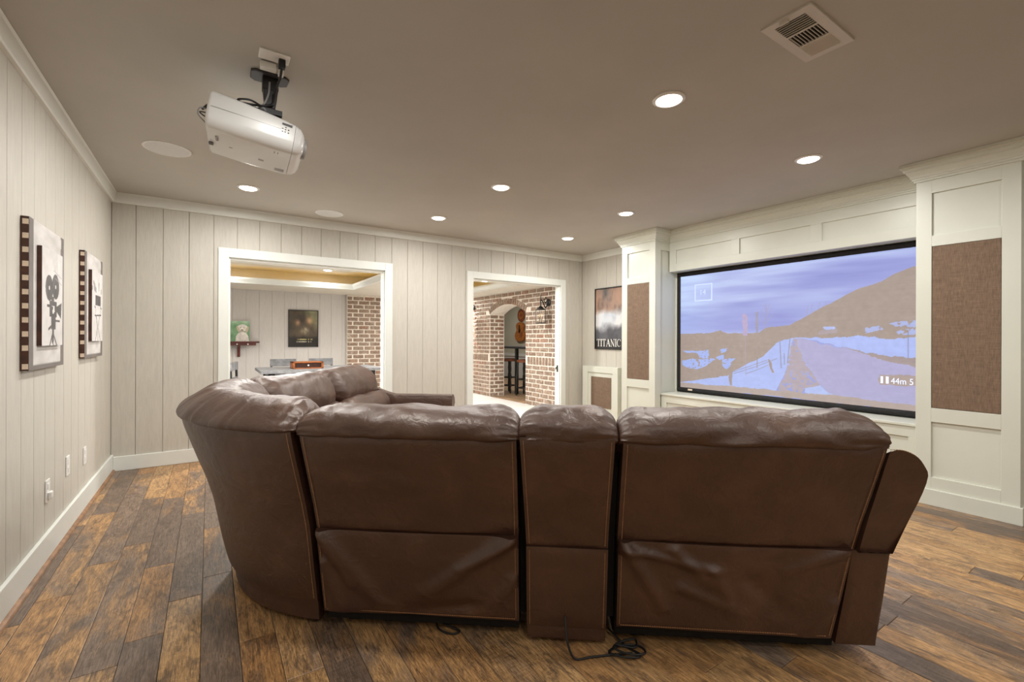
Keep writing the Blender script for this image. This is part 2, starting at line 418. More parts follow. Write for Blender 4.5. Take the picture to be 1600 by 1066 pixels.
SCREEN_POLYS=[((151,132,122),0.1,[(-0.0112,0.4801),(0.0997,0.4863),(0.1843,0.4894),(0.2291,0.5084),(0.264,0.484),(0.3392,0.487),(0.387,0.4823),(0.4179,0.4884),(0.448,0.5268),(0.4918,0.5317),(0.5411,0.5362),(0.5883,0.5772),(0.6337,0.6226),(0.6773,0.6663),(0.7135,0.6916),(0.7541,0.7325),(0.7933,0.7663),(0.8365,0.7871),(0.8728,0.808),(0.8979,0.8353),(0.9369,0.8642),(0.9698,0.8828),(1.0194,0.9165),(1.0204,0.2894),(0.9708,0.2852),(0.8987,0.3216),(0.794,0.3819),(0.6777,0.4488),(0.5752,0.4489),(0.5063,0.4237),(0.4484,0.3195),(0.403,0.2644),(0.307,0.1752),(0.2649,0.0595),(-0.0101,0.0193)]),((150,172,238),0.55,[(0.01,0.3272),(0.0507,0.3327),(0.1616,0.3407),(0.1664,0.2759),(0.1194,0.2693),(0.1001,0.3162),(0.0406,0.3134)]),((150,172,238),0.55,[(0.0102,0.2433),(0.0757,0.2554),(0.1848,0.2735),(0.2029,0.264),(0.148,0.2021),(0.1004,0.1683),(0.051,0.171),(0.0103,0.1976)]),((150,172,238),0.55,[(0.2295,0.3539),(0.2643,0.3621),(0.2558,0.3304),(0.234,0.3224)]),((150,172,238),0.55,[(0.2074,0.2856),(0.2471,0.3055),(0.2472,0.274),(0.2208,0.2581)]),((150,172,238),0.55,[(0.2385,0.2664),(0.3109,0.2849),(0.2817,0.2416),(0.2775,0.2067),(0.2604,0.1842),(0.2386,0.2172)]),((160,178,238),0.12,[(-0.0207,0.033),(0.1482,0.0931),(0.2648,0.1324),(0.2903,0.1665),(0.3639,0.2413),(0.403,0.2709),(0.4335,0.2991),(0.4705,0.3655),(0.4957,0.4108),(0.524,0.4332),(0.5618,0.4458),(0.5552,0.3621),(0.5485,0.2686),(0.521,0.1534),(0.4928,0.0418),(0.2821,0.0411),(0.1483,0.0423)]),((162,158,202),0.1,[(0.5618,0.4428),(0.6148,0.4368),(0.6778,0.4018),(0.7661,0.3698),(0.8477,0.3347),(0.9708,0.2699),(1.0204,0.2496),(1.0207,0.0307),(0.9712,0.0351),(0.8482,0.0416),(0.7086,0.049),(0.666,0.1181),(0.628,0.2327),(0.5887,0.3512)]),((160,178,240),0.15,[(0.5886,0.4428),(0.6777,0.4488),(0.7373,0.4488),(0.7938,0.4599),(0.8475,0.4487),(0.8986,0.4381),(0.9705,0.4486),(1.0201,0.4486),(1.0203,0.3093),(0.9707,0.321),(0.8987,0.3322),(0.8212,0.3498),(0.7375,0.3859),(0.6467,0.431)]),((150,132,132),0.1,[(0.7375,0.3859),(0.8212,0.3498),(0.8987,0.3322),(0.9707,0.3179),(1.0203,0.3043),(1.0204,0.2496),(0.9708,0.2699),(0.8988,0.2951),(0.8212,0.3388)]),((165,150,162),0.5,[(0.5564,0.4366),(0.5719,0.4366),(0.602,0.3031),(0.666,0.1181),(0.6473,0.0916),(0.6089,0.0856),(0.5894,0.0214),(0.542,0.0377),(0.4999,0.0621),(0.5348,0.1989),(0.5484,0.3247)]),((165,182,235),0.2,[(0.6089,0.0856),(0.666,0.1122),(0.7146,0.0443),(0.6474,0.038),(0.609,0.0613)]),((158,170,222),0.7,[(0.8209,0.5147),(0.8681,0.5239),(0.8733,0.4916),(0.821,0.4762)]),((158,170,222),0.7,[(0.8884,0.5391),(0.9469,0.552),(0.9704,0.5456),(1.0156,0.5483),(1.0156,0.5084),(0.9704,0.5099),(0.9133,0.517)]),((158,170,222),0.7,[(0.9133,0.4854),(0.9704,0.5099),(1.0156,0.5184),(1.0157,0.4685),(0.9705,0.469),(0.9231,0.4591)]),((158,142,150),0.1,[(0.6622,0.4962),(0.7256,0.5063),(0.7286,0.4775),(0.6654,0.4725)]),((165,180,235),0.1,[(0.6776,0.5252),(0.7197,0.5295),(0.7244,0.5086),(0.6807,0.5052)]),((165,146,138),0.06,[(-0.0313,0.0394),(0.5141,0.0518),(0.7086,0.049),(0.9711,0.0372),(1.0295,0.0346),(1.0295,-0.007),(0.9712,-0.0057),(0.7381,-0.0028),(0.5071,0.0064),(-0.0311,-0.0225)]),((170,150,190),0.05,[(0.3373,0.6319),(0.3486,0.6405),(0.3631,0.6099),(0.3634,0.4625),(0.3433,0.4626)]),((142,138,170),0.05,[(0.3984,0.6473),(0.413,0.6462),(0.4133,0.4885),(0.4002,0.4887)]),((150,130,125),0.05,[(0.4559,0.281),(0.4651,0.2881),(0.4854,0.1841),(0.4763,0.1799)]),((150,132,128),0.1,[(0.2733,0.1716),(0.2903,0.1734),(0.2871,0.0523),(0.2744,0.0503)]),((160,140,132),0.05,[(0.8645,0.2096),(1.0205,0.2197),(1.0206,0.155),(0.8646,0.145)])]
SCREEN_LINES=[((160,148,180),0.004,[(0.3514,0.4626),(0.356,0.1467)]),((150,132,130),0.004,[(0.4064,0.4886),(0.4093,0.2122)]),((120,112,130),0.003,[(0.2966,0.1534),(0.4031,0.2214),(0.496,0.2901)]),((120,112,130),0.003,[(0.2966,0.1706),(0.4031,0.2412),(0.4522,0.2743)]),((120,112,130),0.003,[(0.356,0.16),(0.4032,0.1917),(0.456,0.2358)]),((120,112,130),0.006,[(0.5082,0.4173),(0.5139,0.2219)]),((120,112,130),0.006,[(0.5259,0.3297),(0.5278,0.2483)]),((120,112,130),0.006,[(0.5499,0.4365),(0.54,0.2618)]),((120,112,130),0.006,[(0.4088,0.2976),(0.4082,0.212)]),((120,112,130),0.004,[(0.9494,0.4899),(0.9497,0.3248)]),((150,138,165),0.005,[(0.4443,0.5009),(0.4493,0.6174),(0.4476,0.7082)]),((150,145,185),0.003,[(0.4479,0.5786),(0.4252,0.6583)]),((150,145,185),0.003,[(0.4478,0.6045),(0.4735,0.6798)]),((150,145,185),0.003,[(0.4485,0.6433),(0.4364,0.7029)]),((150,145,185),0.003,[(0.4485,0.6304),(0.4624,0.7066)]),((150,145,185),0.003,[(0.4464,0.5527),(0.4772,0.6282)]),((150,145,185),0.003,[(0.4465,0.5398),(0.4177,0.6064)]),((150,145,185),0.003,[(0.6145,0.5939),(0.6208,0.6778)]),((150,145,185),0.003,[(0.6337,0.6166),(0.6368,0.6882)]),((150,145,185),0.003,[(0.6589,0.6384),(0.665,0.697)]),((150,145,185),0.003,[(0.6835,0.6598),(0.6864,0.7005)])]

# ================================================================== SETTING
# ---- floor with planks
floor = struct(MB().box(XL-0.1, XR+0.1, YN, YB+0.1, -0.06, -0.012).obj('floor', 'floor_base'))
PW = 0.1265
rs = random.Random(3)
x = XL - 0.02 + 0.0
row = 0
x0 = -0.277 - 4*PW
while x0 < XR:
    xa, xb = max(x0, XL), min(x0+PW, XR)
    y = -0.9 - rs.random()*0.9
    while y < YB:
        ln_ = rs.choice((0.92, 1.22, 1.22, 1.22, 0.70))
        y1 = min(y+ln_, YB)
        if y1 > -0.55 and y1-y > 0.02:
            hw, hl = (xb-xa)/2-0.0009, (y1-y)/2-0.0009
            key = ('plank', round(hw, 4), round(hl, 4))
            def bld(b, hw=hw, hl=hl):
                c = 0.0022
                R = [[(-hw, -hl, -0.012), (hw, -hl, -0.012), (hw, hl, -0.012), (-hw, hl, -0.012)],
                     [(-hw, -hl, -c*0.6), (hw, -hl, -c*0.6), (hw, hl, -c*0.6), (-hw, hl, -c*0.6)],
                     [(-hw+c, -hl+c, 0), (hw-c, -hl+c, 0), (hw-c, hl-c, 0), (-hw+c, hl-c, 0)]]
                b.rings(R)
            piece('plank', key, bld, 'plank', floor, ((xa+xb)/2, (y+y1)/2, 0))
        y = y1
    x0 += PW
# ---- ceiling
ceiling = struct(MB().box(XL-0.1, XR+0.1, YN, YB+0.1, H, H+0.06).obj('ceiling', 'ceiling_paint'))

# ---- board walls: backing plus one board per groove spacing
BT = 0.008
def board_piece(wall, w_, h_, loc, face, mat='board'):
    """face: 'x+' board front looks to +x, 'x-', 'y-'"""
    key = ('board', round(w_, 3), round(h_, 3), face, mat)
    def bld(b):
        a, c = w_/2-0.0016, 0.0022
        poly = [(-a, 0), (-a, BT-c), (-a+c, BT), (a-c, BT), (a, BT-c), (a, 0)]   # across, out
        if face == 'y-': pts = [(p, -q) for p, q in poly]
        elif face == 'x+': pts = [(q, p) for p, q in poly]
        else: pts = [(-q, p) for p, q in poly]
        b.prism(pts, 'z', 0, h_)
    return piece('board', key, bld, mat, wall, loc)
# left wall
wall_left = struct(MB().box(XL-0.08, XL-BT, YN, YB+0.1, -0.05, H+0.03).obj('wall_left', 'board_gap'))
g = 3.05 - 0.188*19
while g < YB-0.02:
    y1 = min(g+0.188, YB)
    if y1 > -0.6: board_piece(wall_left, y1-g, H-0.0, (XL-BT, (g+y1)/2, 0), 'x+')
    g += 0.188
# back wall with the two openings
O1, O2 = (0.164, 1.742), (2.933, 4.438); OZ = 2.005; WT = 0.11
bw = MB()
yb0, yb1 = YB+BT, YB+WT
for xa, xb, za, zb in ((XL-0.08, O1[0], -0.05, H+0.03), (O1[1], O2[0], -0.05, H+0.03), (O2[1], XR+0.09, -0.05, H+0.03), (O1[0], O1[1], OZ, H+0.03), (O2[0], O2[1], OZ, H+0.03)):
    bw.box(xa, xb, yb0, yb1, za, zb)
wall_back = struct(bw.obj('wall_back', 'board_gap'))
edges = [-0.562+0.199*k for k in range(-1, 29)]
for a, b_ in zip(edges, edges[1:]):
    a, b_ = max(a, XL), min(b_, XR)
    if b_-a < 0.01: continue
    hit = [o for o in (O1, O2) if a < o[1] and b_ > o[0]]
    zc = OZ+0.05
    if not hit: board_piece(wall_back, b_-a, H, ((a+b_)/2, YB+BT, 0), 'y-'); continue
    board_piece(wall_back, b_-a, H-zc, ((a+b_)/2, YB+BT, zc), 'y-')
    oa, ob = hit[0]
    for p, q in ((a, min(b_, oa)), (max(a, ob), b_)):
        if q-p > 0.012: board_piece(wall_back, q-p, zc, ((p+q)/2, YB+BT, 0), 'y-')
# right wall
wall_right = struct(MB().box(XR+BT, XR+0.09, YN, YB+0.1, -0.05, H+0.03).obj('wall_right', 'board_gap'))
g = 5.068 - 0.2*28
while g < YB-0.02:
    y1 = min(g+0.2, YB)
    if y1 > 4.0 or y1 < 0.7: 
        if y1 > -0.6: board_piece(wall_right, y1-g, H, (XR+BT, (g+y1)/2, 0), 'x-')
    g += 0.2
wall_near = struct(MB().box(XL-0.08, XR+0.09, YN-0.08, YN, -0.05, H+0.03).obj('wall_near', 'board'))

# ---- baseboards and flat crown boards
def base(name, *b): return struct(MB().box(*b).obj(name, 'white_trim', bevel=0.004))
base('baseboard_left', XL, XL+0.018, YN, YB, 0, 0.150)
bb = MB()
for xa, xb in ((XL+0.018, 0.073), (1.835, 2.846), (4.615, XR)): bb.box(xa, xb, YB-0.018, YB, 0, 0.13)
struct(bb.obj('baseboard_back', 'white_trim', bevel=0.004))
bb = MB(); bb.box(XR-0.018, XR, 4.11, YB-0.018, 0, 0.13); bb.box(XR-0.018, XR, YN, 0.65, 0, 0.13)
struct(bb.obj('baseboard_right', 'white_trim', bevel=0.004))
sm = MB(); sm.prism([(XL+0.018, 0), (XL+0.036, 0), (XL+0.034, 0.009), (XL+0.027, 0.016), (XL+0.018, 0.018)], 'y', YN, YB-0.018)
struct(sm.obj('trim_1', 'shoe_wood', smooth=50))
def crown_poly(w0, sgn):
    return [(w0, H-0.092), (w0+sgn*0.020, H-0.092), (w0+sgn*0.024, H-0.082), (w0+sgn*0.034, H-0.012), (w0+sgn*0.042, H-0.002), (w0, H-0.002)]
c1 = MB(); c1.prism(crown_poly(XL, 1), 'y', YN, YB); struct(c1.obj('trim_2', 'white_trim'))
c2 = MB(); c2.prism(crown_poly(YB, -1), 'x', XL+0.02, XR-0.02); struct(c2.obj('trim_3', 'white_trim'))
c3 = MB(); c3.prism(crown_poly(XR, -1), 'y', 4.15, YB-0.03); c3.prism(crown_poly(XR, -1), 'y', YN, 0.62); struct(c3.obj('trim_4', 'white_trim'))

# ---- cased openings
def casing(name, o, latch=False):
    b = MB(); cw = 0.091; yo = YB-0.02
    for xa, xb in ((o[0]-cw, o[0]), (o[1], o[1]+cw)): b.box(xa, xb, yo, YB+0.004, 0, OZ+cw)
    b.box(o[0], o[1], yo, YB+0.004, OZ, OZ+cw)
    t = struct(b.obj(name, 'white_trim', bevel=0.003))
    j = MB()
    j.box(o[0]-0.002, o[0]+0.012, YB+0.004, YB+WT+0.004, 0, OZ); j.box(o[1]-0.012, o[1]+0.002, YB+0.004, YB+WT+0.004, 0, OZ); j.box(o[0], o[1], YB+0.004, YB+WT+0.004, OZ-0.012, OZ+0.002)
    for xa, xb in ((o[0]-cw, o[0]), (o[1], o[1]+cw)): j.box(xa, xb, YB+WT, YB+WT+0.018, 0, OZ+cw)
    j.box(o[0], o[1], YB+WT, YB+WT+0.018, OZ, OZ+cw)
    j.obj('jamb', 'white_trim', t, bevel=0.002)
    return t
casing('trim_5', O1); casing('trim_6', O2)
la = MB(); la.box(O2[1]-0.02, O2[1]-0.010, 5.43, 5.455, 0.70, 0.80); la.tube([(O2[1]-0.020, 5.442, 0.772), (O2[1]-0.040, 5.442, 0.766), (O2[1]-0.044, 5.442, 0.735)], 0.008)
tag(la.obj('door_latch', 'black_metal', bevel=0.002), 'small black metal catch on the right jamb of the narrower doorway', 'latch')

# ================================================================== DINING ROOM AND BRICKWORK (through the openings)
DX0 = -2.6
dfl = struct(MB().box(DX0, XB+0.30, YB+WT-0.11, YF+0.1, -0.06, 0.0).obj('floor_dining', 'pale_floor'))
fl = MB(); fl.box(XB+0.30, 8.4, 4.0, 14.0, -0.06, 0.0); fl.box(XB+0.02, XB+0.30, 6.93, 8.19, 0.0, 0.004)
bar_floor = struct(fl.obj('floor_bar', 'bar_tile'))
wall_far = struct(MB().box(DX0, XB+0.3, YF, YF+0.08, -0.05, 2.5).obj('wall_far', 'board_gap'))
g = 0.57-0.215*14
while g < XB:
    a, b_ = max(g, DX0), min(g+0.215, XB)
    if b_-a > 0.02: board_piece(wall_far, b_-a, ZS, ((a+b_)/2, YF+0.002, 0), 'y-', 'dining_board')
    g += 0.215
struct(MB().box(DX0-0.08, DX0, YB+WT, YF+0.08, -0.05, 2.5).obj('wall_dining_left', 'dining_wall'))
# soffit with two tray openings, and the raised ceiling over it
TA, TB = (-1.3, 2.25, 6.3, 8.70), (2.95, 4.30, 6.3, 8.70)
so = MB(); y0_, y1_ = YB+WT, YF
so.box(DX0, XB+0.02, y0_, 6.3, ZS, ZS+0.03); so.box(DX0, XB+0.02, 8.70, y1_, ZS, ZS+0.03)
so.box(DX0, TA[0], 6.3, 8.7, ZS, ZS+0.03); so.box(TA[1], TB[0], 6.3, 8.7, ZS, ZS+0.03); so.box(TB[1], XB+0.02, 6.3, 8.7, ZS, ZS+0.03)
soffit = struct(so.obj('ceiling_soffit', 'dining_ceiling'))
tc = MB(); tc.box(-1.7, XB, 5.9, 9.06, ZT, ZT+0.05)
for b in ((-1.75, -1.7, 5.9, 9.06), (XB-0.2, XB-0.15, 5.9, 9.06), (-1.7, XB-0.2, 9.06, 9.11), (-1.7, XB-0.2, 5.85, 5.9)): tc.box(*b, ZS+0.03, ZT)
struct(tc.obj('ceiling_tray', 'dining_ceiling'))
n = 7
for T in (TA, TB):
    b = MB(); prof = [(0.0, ZS-0.004), (0.03, ZS-0.004), (0.034, ZS+0.015), (0.06, ZS+0.06), (0.064, ZS+0.09), (0.0, ZS+0.09)]
    xa, xb, ya, yb = T
    b.prism([(xa+q, z) for q, z in prof], 'y', ya, yb); b.prism([(xb-q, z) for q, z in prof], 'y', ya, yb)
    b.prism([(ya+q, z) for q, z in prof], 'x', xa, xb); b.prism([(yb-q, z) for q, z in prof], 'x', xa, xb)
    t = struct(b.obj('trim_%d' % n, 'white_trim')); n += 1
    s_ = MB(); z = ZS+0.05
    s_.box(xa-0.05, xa-0.03, ya, yb, z, z+0.012); s_.box(xb+0.03, xb+0.05, ya, yb, z, z+0.012); s_.box(xa, xb, yb+0.03, yb+0.05, z, z+0.012); s_.box(xa, xb, ya-0.05, ya-0.03, z, z+0.012)
    s_.obj('cove_light_strip', 'cove_strip', t)
# bar room shell behind the arch
bwm = MB(); bwm.box(8.0, 8.08, 4.0, 14.0, -0.05, 2.6); bwm.box(5.1, 8.0, 13.9, 14.0, -0.05, 2.6); bwm.box(5.1, 8.0, 4.0, 4.1, -0.05, 2.6)
struct(bwm.obj('wall_bar', 'bar_wall'))
wn = MB(); wn.box(7.98, 8.0, 4.1, 13.9, 0, 0.66); wn.box(7.955, 8.0, 4.1, 13.9, 0.66, 0.74)
struct(wn.obj('trim_9', 'bar_wainscot'))
struct(MB().box(5.0, 8.1, 4.0, 14.0, 2.5, 2.6).obj('ceiling_bar', 'dining_ceiling'))

# ---- bricks
def brick_mesh(l, h, d, seed):
    r = random.Random(seed)
    def bld(b):
        c = 0.007; hl, hh = l/2, h/2
        j = lambda: r.uniform(-0.003, 0.003)
        R = [[(-hl, 0, -hh), (hl, 0, -hh), (hl, 0, hh), (-hl, 0, hh)],
             [(-hl+j(), -d+c, -hh+j()), (hl+j(), -d+c, -hh+j()), (hl+j(), -d+c, hh+j()), (-hl+j(), -d+c, hh+j())],
             [(-hl+c+j(), -d+j()*0.6, -hh+c+j()), (hl-c+j(), -d+j()*0.6, -hh+c+j()), (hl-c+j(), -d+j()*0.6, hh-c+j()), (-hl+c+j(), -d+j()*0.6, hh-c+j())]]
        b.rings(R)
    return bld
def brick(parent, loc, rot, l, h, var):
    """front face looks to local -y"""
    l, h = round(l, 3), round(h, 3)
    return piece('brick', ('brick', l, h, var), brick_mesh(l, h, 0.016, var), 'brick', parent, loc, rot)
CH, BL, MJ, MV = 0.0807, 0.232, 0.021, 0.032
rb = random.Random(11)
# free-standing pillar with a face towards the room
PX0, PX1, PY0 = 2.36, 3.26, 9.72
pil = thing('brick_pillar', 'square brick pillar against the board wall beside the dining table', 'pillar', ((PX0+PX1)/2, 9.45, 0))
core = MB().box(PX0+0.012, PX1-0.012, PY0+0.012, YF-0.02, 0, ZS-0.002).obj('mortar_core', 'mortar', pil)
PCH = 0.0862
for k in range(26):
    z = k*PCH + PCH/2
    if z + PCH/2 > ZS+0.005: break
    off = 0 if k % 2 == 0 else BL/2
    xx = PX0 - off
    while xx < PX1-0.01:
        a, b_ = max(xx, PX0), min(xx+BL, PX1)
        if b_-a > 0.04: brick(pil, ((a+b_)/2, PY0+0.012, z), (0, 0, 0), b_-a-MV, PCH-MJ, rb.randrange(4))
        xx += BL
# arched wall: mortar body with an arch cut out of it
AY0, AY1, ASP, APK, AT = 6.90, 8.19, 1.70, 1.875, 0.36    # arch y range, spring, peak, wall depth
span = AY1-AY0; rise = APK-ASP; AR = (span*span/4+rise*rise)/(2*rise); ACZ = APK-AR; ACY = (AY0+AY1)/2
def arch_z(y): return ACZ + math.sqrt(max(AR*AR-(y-ACY)**2, 0))
WY0, WY1 = YB+WT+0.018, YF
poly = [(WY0, 0), (AY0, 0), (AY0, ASP)] + [(AY0+span*k/14, arch_z(AY0+span*k/14)) for k in range(1, 14)] + [(AY1, ASP), (AY1, 0), (WY1, 0), (WY1, 2.5), (WY0, 2.5)]
wall_brick = MB(); 
# split in convex-friendly strips
ys = [WY0, AY0] + [AY0+span*k/14 for k in range(1, 14)] + [AY1, WY1]
def strip(b, ya, yb, za, zb):
    vs = []
    for xq in (XB+0.012, XB+AT):
        vs += [(xq, ya, za), (xq, yb, zb), (xq, yb, 2.5), (xq, ya, 2.5)]
    b.add(vs, [(0,1,2,3), (7,6,5,4), (0,4,5,1), (1,5,6,2), (2,6,7,3), (3,7,4,0)])
strip(wall_brick, WY0, AY0, 0, 0)
for k in range(14):
    ya, yb = AY0+span*k/14, AY0+span*(k+1)/14
    strip(wall_brick, ya, yb, arch_z(ya), arch_z(yb))
strip(wall_brick, AY1, WY1, 0, 0)
wall_brick = struct(wall_brick.obj('wall_brick', 'mortar'))
RW = -math.pi/2    # faces -x
nb = 0
ring_out = AR+0.115
SZ0, SZ1 = 0.732, 0.882
for k in range(27):
    z = k*CH + CH/2
    if z+CH/2 > ZS+0.02: break
    if SZ0-0.03 < z < SZ1+0.01: continue
    off = 0 if k % 2 == 0 else BL/2
    yy = 5.53 - off
    while yy < 9.15:
        a, b_ = max(yy, 5.53), yy+BL
        segs = [(a, b_)]
        if z < ASP+0.02: inner = (AY0, AY1)
        else:
            dz = z-ACZ
            q = ring_out*ring_out-dz*dz
            inner = (ACY-math.sqrt(q), ACY+math.sqrt(q)) if q > 0 and abs(ACY-(a+b_)/2) < 2 else None
            if inner and z < ASP+0.13: inner = (min(inner[0], AY0), max(inner[1], AY1))
        if inner:
            out = []
            for p, q in segs:
                if q <= inner[0] or p >= inner[1]: out.append((p, q)); continue
                if p < inner[0]: out.append((p, inner[0]))
                if q > inner[1]: out.append((inner[1], q))
            segs = out
        for p, q in segs:
            if q-p > 0.045:
                brick(wall_brick, (XB+0.012, (p+q)/2, z), (0, 0, RW), q-p-MV, CH-MJ, rb.randrange(4)); nb += 1
        yy += BL
# soldier band
yy = 5.53
while yy < 9.1:
    if not (AY0-0.03 < yy+0.04 < AY1+0.03):
        brick(wall_brick, (XB+0.008, yy+0.04, (SZ0+SZ1)/2), (0, 0, RW), 0.056, SZ1-SZ0-MJ, rb.randrange(4)); nb += 1
    yy += 0.088
# arch ring of upright bricks
th0 = math.asin((span/2)/AR)
nv_ = 19
for k in range(nv_):
    th = -th0 + (k+0.5)*2*th0/nv_
    r_ = AR+0.055
    # brick long axis along the radius: local z is the radius direction
    m_ = brick(wall_brick, (XB+0.006, ACY+r_*math.sin(th), ACZ+r_*math.cos(th)), (0, 0, 0), 0.052, 0.108, rb.randrange(4))
    m_.rotation_euler = (Matrix.Rotation(-th, 4, 'X') @ Matrix.Rotation(RW, 4, 'Z')).to_euler(); nb += 1
# far jamb of the arch, looking back at us
for k in range(21):
    z = k*CH + CH/2
    if z > ASP: break
    cut = 0.12 if k % 2 else 0.22
    for a, b_ in ((XB+0.0, XB+cut), (XB+cut, XB+AT)):
        brick(wall_brick, ((a+b_)/2, AY1-0.004+0.012, z), (0, 0, 0), b_-a-MV, CH-MJ, rb.randrange(4)); nb += 1
print('bricks on arch wall', nb)

# ================================================================== SCREEN WALL
def frame_face_x(b, xf, y0, y1, z0, z1, openings, t=0.016):
    """Stile-and-rail frame on a plane x=xf looking to -x: fills y0..y1 x z0..z1 except the openings (one column, sorted from the top)."""
    ys0 = min(o[0] for o in openings); ys1 = max(o[1] for o in openings)
    b.box(xf, xf+t, y0, ys0, z0, z1); b.box(xf, xf+t, ys1, y1, z0, z1)
    zs = z1
    for (a, c, za, zb) in sorted(openings, key=lambda o: -o[2]):
        b.box(xf, xf+t, ys0, ys1, zb, zs); zs = za
    b.box(xf, xf+t, ys0, ys1, z0, zs)
def crown_run(path, mat, name, parent, zb=2.365):
    """Stepped crown following a plan path (list of (x,y) with outward offsets handled by mitre)."""
    prof = [(0.0, zb), (0.012, zb), (0.012, zb+0.014), (0.020, zb+0.016), (0.020, zb+0.028), (0.027, zb+0.030), (0.032, zb+0.046), (0.044, zb+0.062), (0.050, zb+0.070), (0.050, zb+0.078), (0.062, zb+0.082), (0.066, zb+0.098), (0.066, zb+0.106), (0.080, zb+0.110), (0.080, H-0.001), (0.0, H-0.001)]
    P = [Vector((p[0], p[1], 0)) for p in path]; R = []
    for i, p in enumerate(P):
        d0 = (P[i]-P[i-1]).normalized() if i > 0 else None
        d1 = (P[i+1]-P[i]).normalized() if i < len(P)-1 else None
        nrm = lambda d: Vector((d.y, -d.x, 0))
        if d0 is None: n = nrm(d1)
        elif d1 is None: n = nrm(d0)
        else:
            n = nrm(d0)+nrm(d1); n = n/(n.dot(nrm(d0)))
        R.append([(p.x+n.x*q, p.y+n.y*q, z) for q, z in prof])
    return MB().rings(R).obj(name, mat, parent)

def column(y0, y1, label):
    t = thing('screen_column', label, 'column', (XC+0.2, (y0+y1)/2, 0), group='white columns flanking the screen')
    body = MB().box(XC+0.016, XR+0.002, y0+0.016, y1, 0.0, H-0.002).obj('body', 'cabinet_white', t)
    m = 0.088; ya, yb = y0+m, y1-m
    ops = [(ya, yb, 1.96, 2.27), (ya, yb, 0.205, 0.606)]
    b = MB(); frame_face_x(b, XC, y0, y1, 0.0, 2.40, ops + [(ya, yb, 0.707, 1.882)]); b.obj('face_frame', 'cabinet_white', t, bevel=0.0015)
    # side frame looking to -y
    b = MB(); xs = (XC+0.016, XC+0.10, XC+0.40, XR)
    b.box(xs[0], xs[1], y0, y0+0.016, 0, 2.40); b.box(xs[2], xs[3], y0, y0+0.016, 0, 2.40); b.box(xs[1], xs[2], y0, y0+0.016, 2.265, 2.40); b.box(xs[1], xs[2], y0, y0+0.016, 0.0, 0.2)
    b.obj('side_frame', 'cabinet_white', t, bevel=0.0015)
    c = MB()
    fx0, fx1 = XC+0.002, XC+0.0155
    c.box(fx0, fx1, ya+0.002, yb-0.002, 0.709, 1.880); c.obj('speaker_cloth_panel', 'speaker_cloth', t, bevel=0.004)['label'] = 'brown woven speaker cloth panel'
    crown_run([(XR-0.0, y1), (XC, y1), (XC, y0), (XR-0.0, y0)][::1], 'cabinet_white', 'crown', t)
    p = MB(); p.box(XC-0.014, XC, y0-0.014, y1+0.014, 0, 0.117); p.box(XC, XR, y0-0.014, y0, 0, 0.117); p.box(XC, XR, y1, y1+0.014, 0, 0.117)
    p.obj('plinth', 'cabinet_white', t, bevel=0.003)
    return t
C2 = (0.660, 1.190); C1 = (3.580, 4.102)
column(*C2, 'white panelled column with brown speaker cloth right of the projection screen')
column(*C1, 'white panelled column with brown speaker cloth left of the projection screen')
YS0, YS1 = C2[1], C1[0]
# header over the screen
XV = 4.645
hd = thing('screen_header', 'white panelled header with stepped crown above the projection screen', 'panel', (XV+0.1, (YS0+YS1)/2, 2.013))
MB().box(XV+0.014, XR, YS0, YS1, 2.013, H-0.002).obj('body', 'cabinet_white', hd)
b = MB(); pans = [(1.245, 1.928), (2.024, 2.706), (2.795, 3.490)]
b.box(XV, XV+0.014, YS0, YS1, 2.263, 2.42); b.box(XV, XV+0.014, YS0, YS1, 2.013, 2.102)
yy = YS0
for a, c in pans: b.box(XV, XV+0.014, yy, a, 2.102, 2.263); yy = c
b.box(XV, XV+0.014, yy, YS1, 2.102, 2.263)
b.obj('face_frame', 'cabinet_white', hd, bevel=0.0015)
crown_run([(XV, YS1), (XV, YS0)], 'cabinet_white', 'crown', hd)
# ledge cabinet under the screen
XLg = 4.486
lg = thing('screen_ledge', 'long white panelled ledge cabinet below the projection screen', 'cabinet', (XLg+0.15, (YS0+YS1)/2, 0))
MB().box(XLg+0.030, XR, YS0, YS1, 0, 0.538).obj('body', 'cabinet_white', lg)
MB().box(XLg, XR, YS0, YS1, 0.538, 0.560).obj('top', 'cabinet_white', lg, bevel=0.004)
b = MB(); xf = XLg+0.014
b.box(xf, xf+0.016, YS0, YS1, 0.455, 0.538); b.box(xf, xf+0.016, YS0, YS1, 0.0, 0.20)
cuts = [YS0+0.075+k*((YS1-YS0-0.075)/3) for k in range(4)]
for k, cc in enumerate(cuts): b.box(xf, xf+0.016, cc-0.075, cc, 0.20, 0.455)
b.obj('face_frame', 'cabinet_white', lg, bevel=0.0015)
MB().box(xf-0.012, xf, YS0, YS1, 0, 0.117).obj('plinth', 'cabinet_white', lg, bevel=0.003)

# ---- projection screen with its paused picture
XS = 4.80
psn = thing('projection_screen', 'black-framed projection screen showing a paused snowy country road', 'screen', (XS, (YS0+YS1)/2, 0.562))
MB().box(XS+0.004, XS+0.03, YS0+0.005, YS1-0.005, 0.564, 2.010).obj('back_board', 'black_fabric', psn)
b = MB(); fw = 0.05; rs = random.Random(5)
def velvet(b, pts_y, z_c, hw):
    R = []
    for i, y in enumerate(pts_y):
        h = hw*(1+0.12*math.sin(i*2.1)+0.06*rs.uniform(-1, 1)); d = 0.014+0.004*math.sin(i*1.3+1)
        R.append([(XS+0.004, y, z_c-hw), (XS-d*0.7, y, z_c-h*0.8), (XS-d, y, z_c), (XS-d*0.7, y, z_c+h*0.8), (XS+0.004, y, z_c+hw)])
    b.rings(R)
ypts = [YS0+0.005+(YS1-YS0-0.01)*k/60 for k in range(61)]
velvet(b, ypts, 0.594, 0.027); b.obj('frame_rail', 'black_velvet', psn, smooth=60)
